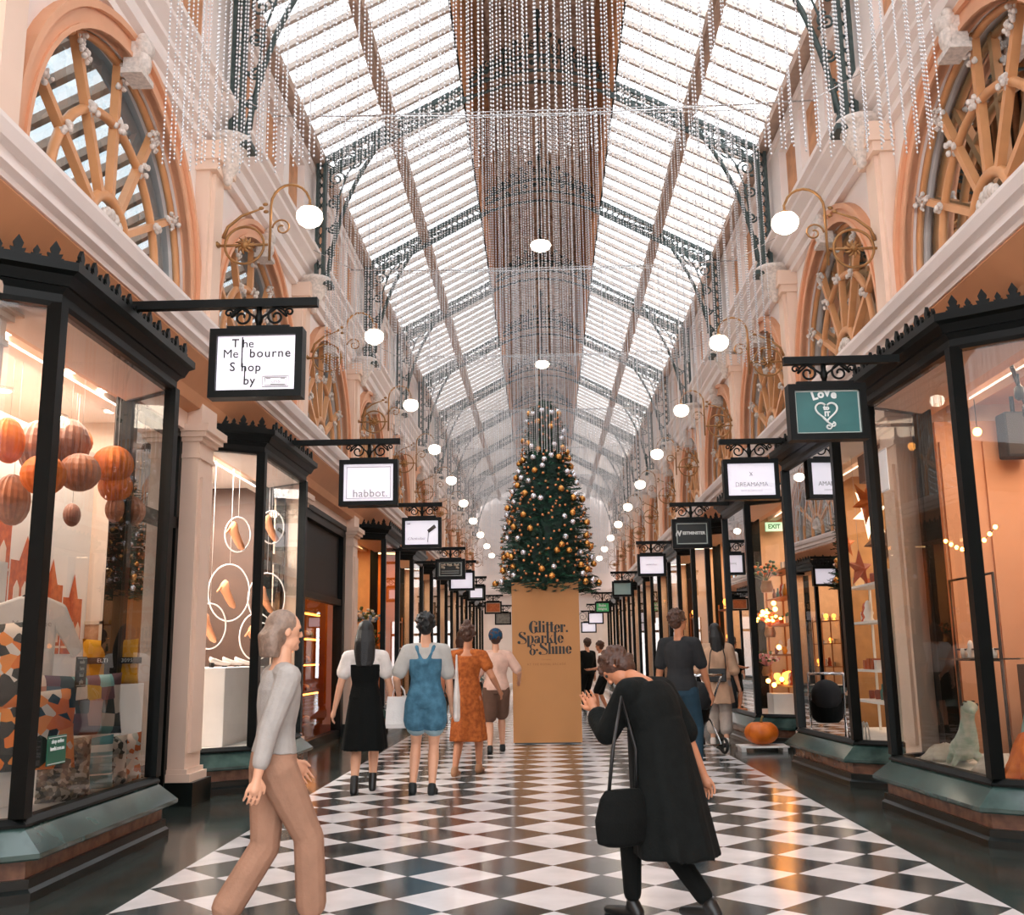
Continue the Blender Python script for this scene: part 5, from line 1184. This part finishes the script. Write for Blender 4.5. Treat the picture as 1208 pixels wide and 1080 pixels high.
g.box(-.28,-.25,-1.5,1.45,0,2.15); g.box(-.25,.25,-1.53,-1.5,0,2.15); g.build('shelves', mat('amber_wood','#a8622c',.4), o); g = M()
for z in (.72,1.17,1.57,1.97): g.box(.2,.23,-1.48,1.43,z,z+.02)
g.build('strip_light', mat('lit_amber_strip', '#ffc070', .4, emit='#ff9a3a', estr=9), o)
rc = random.Random(4); cakeM = [mat('cake_%d' % i, c_, .6) for i, c_ in enumerate(('#e0a23a','#8a4a22','#f0d09a','#c96a3a','#7d8a2c'))]; cms = []
for i in range(5):
    g = M(); g.lathe([(.005,0),(.075,0),(.08,.03),(.07,.07),(.04,.09),(.005,.1)], (0,0,0), 14); cms.append(g.mesh('cake', cakeM[i]))
for z in (.28,.78,1.23,1.63):
    for i in range(9):
        tag(link('cake', cms[rc.randrange(5)], None, (-3.9+rc.uniform(-.05,.1), 14.35+i*.32, z)), 'small glazed cake on the amber lit shelves on the left', 'cake', 'cakes on the amber shelves')

# generic gift shelves: shelf unit with things standing on it
def shelf_unit(x, y, w, zs, lb, mt, rz=0, d=.28):
    o = empty('shelf_unit', (x, y, .0), rz); tag(o, lb, 'shelf unit'); g = M()
    for z in zs: g.box(-d/2,d/2,-w/2,w/2,z-.025,z)
    g.build('shelves', mt, o); g = M()
    for sx in (-d/2+.01, d/2-.01):
        for sy in (-w/2+.01, w/2-.01): g.box(sx-.012,sx+.012,sy-.012,sy+.012,.4,zs[-1]+.1)
    g.build('uprights', mt, o); return o
def protos():
    P = {}
    g = M(); g.lathe([(.005,0),(.03,0),(.032,.09),(.015,.12),(.012,.16),(.015,.165),(.005,.17)], (0,0,0), 10); P['bottle'] = g
    g = M(); g.lathe([(.005,0),(.035,0),(.04,.05),(.04,.1),(.03,.11),(.005,.11)], (0,0,0), 10); P['jar'] = g
    g = M(); g.lathe([(.005,0),(.05,0),(.055,.01),(.035,.04),(.05,.08),(.03,.13),(.035,.15),(.02,.19),(.005,.2)], (0,0,0), 10); P['figurine'] = g
    g = M(); g.box(-.045,.045,-.045,.045,0,.1); P['gift_box'] = g
    g = M(); g.lathe([(.005,0),(.04,0),(.04,.02),(.012,.04),(.05,.08),(.06,.12),(.045,.16),(.005,.17)], (0,0,0), 12); P['candle_lamp'] = g
    return P
PR = protos(); PAL = {'bottle': ['#2f6b66','#c98a2c','#7a3a22'], 'jar': ['#e0a23a','#e8ddd2','#8a3f2c'], 'figurine': ['#efe6df','#c9502c','#3f6b52'], 'gift_box': ['#d9b48a','#b0522c','#e9e2da'], 'candle_lamp': ['#ffb45a']}
PM = {k: [PR[k].mesh(k, mat('%s_c%d' % (k, i), c_, .3, emit=('#ff9a3c' if k == 'candle_lamp' else None), estr=4)) for i, c_ in enumerate(v)] for k, v in PAL.items()}
rg = random.Random(21)
def stock(x, y, w, z, n, kinds_, where, rz=0, d=.2):
    for i in range(n):
        k = rg.choice(kinds_); me = rg.choice(PM[k]); oy = -w/2+.08+(w-.16)*i/max(1, n-1); ox = rg.uniform(-d/3, d/3); c_, s_ = cos(rz), sin(rz)
        o = link(k, me, None, (x + ox*c_ - oy*s_, y + ox*s_ + oy*c_, z)); sc = rg.uniform(.8,1.2); o.scale = (sc, sc, sc)
        col_ = {'bottle':['teal','amber','brown'],'jar':['yellow','cream','dark red'],'figurine':['white','red','green'],'gift_box':['tan','rust','white'],'candle_lamp':['glowing']}[k][PM[k].index(me)]
        tag(o, '%s %s standing on %s' % (col_, k.replace('_', ' '), where), k.replace('_', ' '), '%s %s pieces on %s' % (col_, k.replace('_', ' '), where))
shelf_unit(3.62, 11.3, 1.5, (.75,1.08,1.6,2.0), 'white shelf unit of small gifts below the paper stars', WHITE)
for z, n, ks in ((.75,9,['jar','bottle']),(1.08,9,['bottle','jar','gift_box']),(1.6,8,['figurine','bottle','gift_box']),(2.0,6,['gift_box','jar'])): stock(3.62, 11.3, 1.5, z, n, ks, 'the white shelves below the paper stars')
shelf_unit(3.65, 15.75, 1.6, (.8,1.25,1.7,2.1,2.5), 'brown shelf unit of glowing ornaments behind the pumpkin window', mat('amber_wood','#a8622c'))
for z, n, ks in ((.8,10,['candle_lamp','figurine']),(1.25,10,['candle_lamp','jar','figurine']),(1.7,9,['candle_lamp','bottle','gift_box']),(2.1,8,['figurine','bottle']),(2.5,6,['gift_box'])): stock(3.65, 15.75, 1.6, z, n, ks, 'the glowing shelves behind the pumpkin window')
tag(box_thing('display_plinth', 'white display block at the foot of the glowing shelves', 'display box', (3.35, 15.2, .4), (.3,.4,.3), WHITE), None, None)
o = empty('santa_figure', (3.32, 10.95, 1.08-.0)); tag(o, 'small white bearded santa figure with a white hat on the white shelves', 'figurine'); o.location = (3.55, 10.72, 1.6)
g = M(); g.lathe([(.01,0),(.07,0),(.075,.04),(.06,.1),(.035,.14),(.01,.15)], (0,0,0), 14); g.build('robe', mat('santa_red','#c8402a',.6), o); g = M(); g.ell((0,0,.17), .042, n=12, m=8); g.build('head', SKIN, o); g = M(); g.ell((-.01,-.02,.145), .04, .03, .04, 10, 7); g.build('beard', WHITE, o); g = M(); g.lathe([(.046,0),(.05,.012),(.035,.03),(.012,.08),(.005,.09)], (0,0,.19), 12); g.build('hat', WHITE, o)
# hoop edging
hoop = M()
for i in range(2): hoop.tube([(0, -.055+.11*i*0 + .055*cos(t*pi/10), .19*sin(t*pi/10)) for t in range(11)], .008, 5)
hme = hoop.mesh('hoop', WHITE)
for r_, z in enumerate((0,.14,.27)):
    for i in range(16 - r_*5):
        y = 10.5 + .1*i + r_*.05 + (.75 if r_ == 2 else .3 if r_ == 1 else 0)
        tag(link('paper_hoop', hme, None, (3.12, y, .4+z)), 'white paper hoop in the scalloped edging along the window with the paper stars', 'hoop', 'white hoops along the window foot')
def star(x, y, z, r, mt, lb, pts=6, rz=.6, glow=False):
    o = empty('paper_star', (x, y, z), rz); tag(o, lb, 'paper star', 'hanging paper stars'); m = M(); c0 = (0, .1*r/.3, 0); c1 = (0, -.1*r/.3, 0); n = pts*2
    P_ = [((r if i % 2 == 0 else r*.38)*cos(2*pi*i/n+.3), 0, (r if i % 2 == 0 else r*.38)*sin(2*pi*i/n+.3)) for i in range(n)]
    m.add(P_+[c0, c1], [(i,(i+1)%n,n) for i in range(n)] + [((i+1)%n,i,n+1) for i in range(n)]); m.build('star_body', mt, o); t = M(); t.tube([(0,0,r*.3),(0,0,3.58-z)], .002, 4); t.build('cord', GREYINK, o)
star(3.45, 10.85, 2.72, .3, mat('lit_white_paper','#fff3e4',.6,emit='#ffe0bc',estr=1.6), 'big glowing white paper star in the second right window')
star(3.35, 10.6, 2.8, .26, LM[0], 'orange paper star overlapping the white one'); star(3.6, 11.1, 2.45, .28, mat('brown_paper','#6b4a3a',.7), 'brown spotted paper star, middle of the cluster'); star(3.4, 11.2, 2.15, .22, mat('rust_paper','#a8492a',.7), 'rust red paper star, lowest of the cluster', 5); star(3.5, 10.55, 2.3, .22, MATS['brown_paper'], 'brown paper star at the near end, below the orange one', 5); star(3.35, 11.45, 2.45, .16, LM[0], 'small orange paper star at the far end', 5)
g = M(); g.box(3.5,3.9,10.5,11.3,3.1,3.4); tag(g.build('dark_duct', MATS['brown_paper']), 'dark ceiling duct above the paper stars', 'duct')

# apricot shop, nearest right
for i in range(8):
    g = M(); g.box(5.33,5.4,5.85+.48*i,6.28+.48*i,.2,3.3); g.box(5.31,5.33,5.91+.48*i,6.22+.48*i,.3,3.2); o = g.build('trim_%d' % (100+i), WALLC[(1,0)]); struct(o)
g = M(); [g.box(3.7,5.3,9.55,9.63,0,3.4)]; [g.box(3.72+.4*i,4.06+.4*i,9.52,9.55,.2,3.2) for i in range(4)]; struct(g.build('trim_110', WALLC[(1,0)]))
o = empty('wall_speaker', (4.35, 9.35, 3.0)); tag(o, 'black loudspeaker on the rear wall of the nearest right shop', 'speaker'); g = M(); g.box(-.13,.13,-.1,.1,0,.42); b_ = g.build('cabinet', MATS['rubber'], o); bv = b_.modifiers.new('b','BEVEL'); bv.width = .02; bv.segments = 2; g = M(); g.box(-.115,.115,-.108,-.1,.02,.4); g.build('grille', mat('speaker_grille','#2b2523',.8,scale=80), o); g = M(); g.tube([(0,0,.4),(0,.0,.58)], .02, 6); g.build('bracket', BLACKM, o)
o = empty('track_light', (4.05, 8.6, 3.4)); tag(o, 'thin black ceiling track with spot heads in the nearest right shop', 'track light'); g = M(); g.bar((-.3,-.6,.1),(.4,.7,.1),.03,.03); g.tube([(.1,0,.1),(.1,0,.18)], .01, 6); g.tube([(.1,.15,.1),(.1,.15,.18)], .01, 6); g.build('track', BLACKM, o)
for q in (-.35,.3):
    g = M(); g.tube([(q*.55+.05,q,.1),(q*.55+.05,q,-.0)], .012, 6); g.lathe([(.02,0),(.04,.02),(.04,.1),(.02,.12)], (q*.55+.05,q,-.12), 10); g.build('spot_head', BLACKM, o)
def rack(x, y, z0, z1, w, rz, lb, hook):
    o = empty('iron_rack', (x, y, 0), rz); tag(o, lb, 'rack', 'wrought iron display racks'); g = M(); t = .012
    g.tube([(0,-w/2,z0),(0,-w/2,z1),(0,w/2,z1),(0,w/2,z0),(0,-w/2,z0)], t, 6); g.tube([(0,-w/2,.4),(0,-w/2,z0)], t, 6); g.tube([(0,w/2,.4),(0,w/2,z0)], t, 6); g.tube([(0,-w/2,z0+.08),(0,w/2,z0+.08)], t*.7, 6)
    g.tube([(0,hook,.4),(0,hook,z1+.1)] + [(0,hook+.05-.05*cos(a*pi/8),z1+.1+.06*sin(a*pi/8)) for a in range(1,12)], t*1.3, 6); g.build('frame', mat('rust_black_iron','#2a1c18',.6), o)
    g = M(); g.box(-.14,.14,-w/2,w/2,z0,z0+.012); g.build('glass_shelf', glass_mat('shelf_glass','#e8efec'), o)
rack(3.4, 8.35, 1.2, 1.85, .85, 0, 'brown iron display rack left of the dark post in the nearest right window', -.1); rack(3.75, 7.75, 1.2, 1.8, .8, 0, 'brown iron display rack right of the dark post in the nearest right window', .12)
for i in range(9): 
    k_ = rg.choice(['figurine','jar']); me = PM[k_][0 if k_ == 'figurine' else 1]; o = link('ornament', me, None, (3.4 if i < 5 else 3.75, (8.05+.14*i) if i < 5 else (7.5+.15*(i-5)), 1.212)); o.scale = (.7,.7,.7); tag(o, 'small pale ornament on the iron rack shelf', 'ornament', 'ornaments on the iron racks')
o = empty('animal_figure', (3.22, 8.3, .4), radians(-100)); tag(o, 'pale green cloth animal figure with spotted head in the nearest right window', 'figure')
g = M(); pts = [(-.42,.0,.06,.04),(-.2,0,.1,.09),(0,0,.14,.1),(.12,0,.25,.07),(.16,0,.36,.05),(.2,0,.43,.055)]
for a_, b_ in zip(pts, pts[1:]): g.cap(a_[:3], b_[:3], a_[3], b_[3])
g.ell((.26,0,.45), .095, .06, .05); g.cap((.3,0,.44),(.38,0,.42),.035,.02); [g.cap((q,sg*.07,.08),(q+.06,sg*.12,.02),.03,.02) for q in (-.15,.05) for sg in (-1,1)]
remesh(g.build('body', cloth('pale_green_cloth','#b9d2c2',c2='#dfe6dc',scale=14), o), .01); g = M(); g.ell((.28,-.05,.47), .012); g.ell((.28,.05,.47), .012); [g.ell((.24+.02*q,.03*(-1)**q,.495), .012,.012,.005) for q in range(4)]; g.build('eyes_and_spots', INK, o)
fold = M(); rf_ = random.Random(9)
def heap(name, lb, cat, x, y, r, h, mt, gp=None):
    g = M(); n = 26; g.rings([[(r*w*(1+.16*sin(k*1.9+i*1.3)+.08*sin(k*4.1))*cos(2*pi*k/n), r*w*(1+.16*sin(k*2.3+i))*sin(2*pi*k/n), h*z+.02*sin(k*2.7+i)*(1 if i else 0)) for k in range(n)] for i, (w, z) in enumerate(((.95,0),(1,.1),(.85,.35),(.6,.65),(.35,.9),(.05,1)))]); o = g.build(name, mt, None, (x,y,.4)); tag(o, lb, cat, gp); return o
heap('orange_cloth', 'crumpled orange cloth low in the nearest right window', 'cloth', 3.3, 7.35, .2, .32, LM[0]); heap('teal_cloth', 'draped pale teal cloth beside the orange cloth', 'cloth', 3.55, 7.8, .16, .48, cloth('pale_teal_cloth','#8fb5b4')); heap('white_cloth', 'crumpled white cloth around the animal figure', 'cloth', 3.22, 8.72, .2, .12, cloth('white_muslin','#e4e2dc')); heap('pale_cloth', 'pale cloth heap below the dark post', 'cloth', 3.2, 7.7, .18, .14, cloth('white_muslin','#e4e2dc'))
o = empty('lamp_shade_stand', (4.0, 7.7, .0)); tag(o, 'brown draped shade on a dark stand in the nearest right window', 'lamp stand'); g = M(); g.lathe([(.2,0),(.26,.05),(.3,.3),(.24,.6),(.12,.72)], (0,0,.75), 22); g.build('shade', cloth('brown_linen','#a9805f'), o); g = M(); g.lathe([(.2,0),(.2,.04),(.02,.06),(.02,.76)], (0,0,0), 12); g.build('stand', BLACKM, o)
box_thing('dark_chest', 'dark brown drawer chest at the back of the nearest right window', 'chest', (4.3, 8.6, 0), (.5,1.1,1.15), mat('dark_wood','#3a241a',.5)); box_thing('dark_cabinet', 'dark cabinet behind the brown draped shade', 'cabinet', (4.6, 7.2, 0), (.5,1.0,1.2), MATS['dark_wood'])
o = empty('fairy_lights', (0,0,0)); tag(o, 'string of small warm fairy lights behind the nearest right window', 'fairy lights'); g = M(); pts = [(3.45, 8.9-.11*i, 2.2 - .12*sin(pi*i/9)) for i in range(10)]; g.tube(pts, .003, 4); g.build('wire', BLACKM, o)
bm_ = M(); bm_.ell((0,0,0), .018, n=8, m=6); bme = bm_.mesh('bulb', WARML)
for p_ in pts: link('bulb', bme, o, p_)
def bulb_pendant(x, y, z, lb): o = empty('bulb_lamp', (x,y,z)); tag(o, lb, 'lamp', 'bare warm bulbs'); link('bulb', bme, o).scale = (2.2,2.2,2.2); t = M(); t.tube([(0,0,.03),(0,0,3.58-z)], .004, 4); t.build('cord', BLACKM, o)
bulb_pendant(3.9, 9.1, 3.2, 'bare warm bulb hanging high in the nearest right shop'); bulb_pendant(-3.6, 19.0, 3.1, 'bare warm bulb in the amber shop beyond the dark shopfront'); bulb_pendant(-3.5, 22.9, 3.0, 'bright bare bulb in the fifth bay on the left')
for i, (x, y, z) in enumerate(((3.35,15.2,1.9),(3.35,15.1,1.35),(3.35,15.05,.9),(3.4,16.3,1.9),(3.4,16.2,.85),(3.4,15.8,.8),(3.4,15.5,2.0))): 
    o = link('round_bulb', bme, None, (x,y,z)); o.scale = (2,2,2); tag(o, 'glowing round bulb among the ornaments behind the pumpkin window', 'bulb', 'glowing bulbs behind the pumpkin'); 
# wreath of leaves and flowers behind the pumpkin window and the amber shop
def bouquet(x, y, z, r, cols, lb, n=70):
    o = empty('flower_arrangement', (x,y,z)); tag(o, lb, 'flowers'); ms = M()
    for i in range(n):
        d = Vector((rg.gauss(0,1),rg.gauss(0,1),abs(rg.gauss(0,1))*.8)).normalized()*r*rg.uniform(.5,1); ms.cur = i % len(cols); ms.ell(d, r*.12, r*.12, r*.09, 7, 5)
        if i % 3 == 0: ms.tube([(0,0,-r*.4), d], .004, 4)
    ms.build('blooms', cols, o); g = M(); g.lathe([(.01,0),(.5,0),(.6,.3),(.45,.7),(.5,.8)], (0,0,0), 14); g.v = [(a*r*.7,b*r*.7,c*r*.9-r*1.1) for a,b,c in g.v]; g.build('pot', BRASS, o); return o
PINKF = mat('pink_petals','#d99aa8',.6); GREENF = mat('leaf_green','#3d5a34',.6)
bouquet(3.35, 16.0, 1.15, .2, [PINKF, WHITE, GREENF], 'pink and white flower arrangement low behind the pumpkin window'); bouquet(3.45, 16.1, 1.75, .22, [LM[0], GREENF, WARML], 'orange leaf arrangement at eye height behind the pumpkin window'); bouquet(3.4, 15.9, 2.45, .24, [GREENF, LM[0], GREENF], 'green hanging arrangement high behind the pumpkin window')
bouquet(-3.35, 19.2, 1.95, .28, [GREENF, WHITE, mat('blue_petals','#8fb2d8',.6)], 'blue white flower arrangement in the amber shop on the left'); bouquet(-3.3, 19.9, 1.6, .25, [GREENF, LM[0]], 'green and orange arrangement deeper in the amber shop on the left'); box_thing('dark_cabinet', 'dark cabinet under the flowers in the amber shop', 'cabinet', (-3.5, 19.4, .4), (.5,1.4,1.0), MATS['dark_wood'])
# farther bays: a lit shelf unit in each
pos = [(s_, k_) for k_ in range(4, 9) for s_ in (-1, 1)] + [(1, 3)]
for s_, k_ in pos:
    y = T0+4*k_+1.85; lb = 'the shelves in the %s %s bay' % (['','','','fourth','fifth','sixth','seventh','eighth','ninth'][k_], SN[s_]); shelf_unit(s_*3.5, y, 1.3, (.9,1.5,2.1), 'wooden shelf unit in the %s bay on the %s' % (['','','','fourth','fifth','sixth','seventh','eighth','ninth'][k_], SN[s_]), MATS['amber_wood'])
    for z in (.9,1.5,2.1): stock(s_*3.5, y, 1.3, z, 4, ['candle_lamp','gift_box','figurine'] if k_ % 2 else ['candle_lamp','bottle','jar'], lb)
# exit sign
o = empty('exit_sign', (3.9, 17.4, 3.3)); tag(o, 'small green exit sign inside the pumpkin shop', 'sign'); g = M(); g.box(-.14,.14,-.03,.03,0,.15); g.build('box', mat('exit_green','#bfe0cc',.4,emit='#9fe0b8',estr=.6), o); text('lettering', 'EXIT', .1, (0,-.032,.075), mat('exit_ink','#1f7a4a',.5), o, bold=.003)

# ------------------------------------------------------------------ light
w = bpy.data.worlds.new('sky'); scene.world = w; w.use_nodes = True
nt = w.node_tree; bg = nt.nodes['Background']; bg.inputs['Color'].default_value = (.93,.96,1,1); bg.inputs['Strength'].default_value = 3.6
sd = bpy.data.lights.new('sun', 'SUN'); sd.energy = .6; sd.angle = radians(30); sd.color = (1,.95,.9)
so = bpy.data.objects.new('sun', sd); col.objects.link(so); so.rotation_euler = (radians(12), radians(-14), 0)
vs = scene.view_settings; vs.view_transform = 'Standard'; vs.look = 'None'; vs.gamma = 1; vs.use_curve_mapping = False; vs.exposure = .45
scene.cycles.max_bounces = 8; scene.cycles.diffuse_bounces = 4; scene.cycles.glossy_bounces = 3; scene.cycles.transparent_max_bounces = 24
scene.cycles.sample_clamp_indirect = 6; scene.cycles.caustics_reflective = False; scene.cycles.caustics_refractive = False
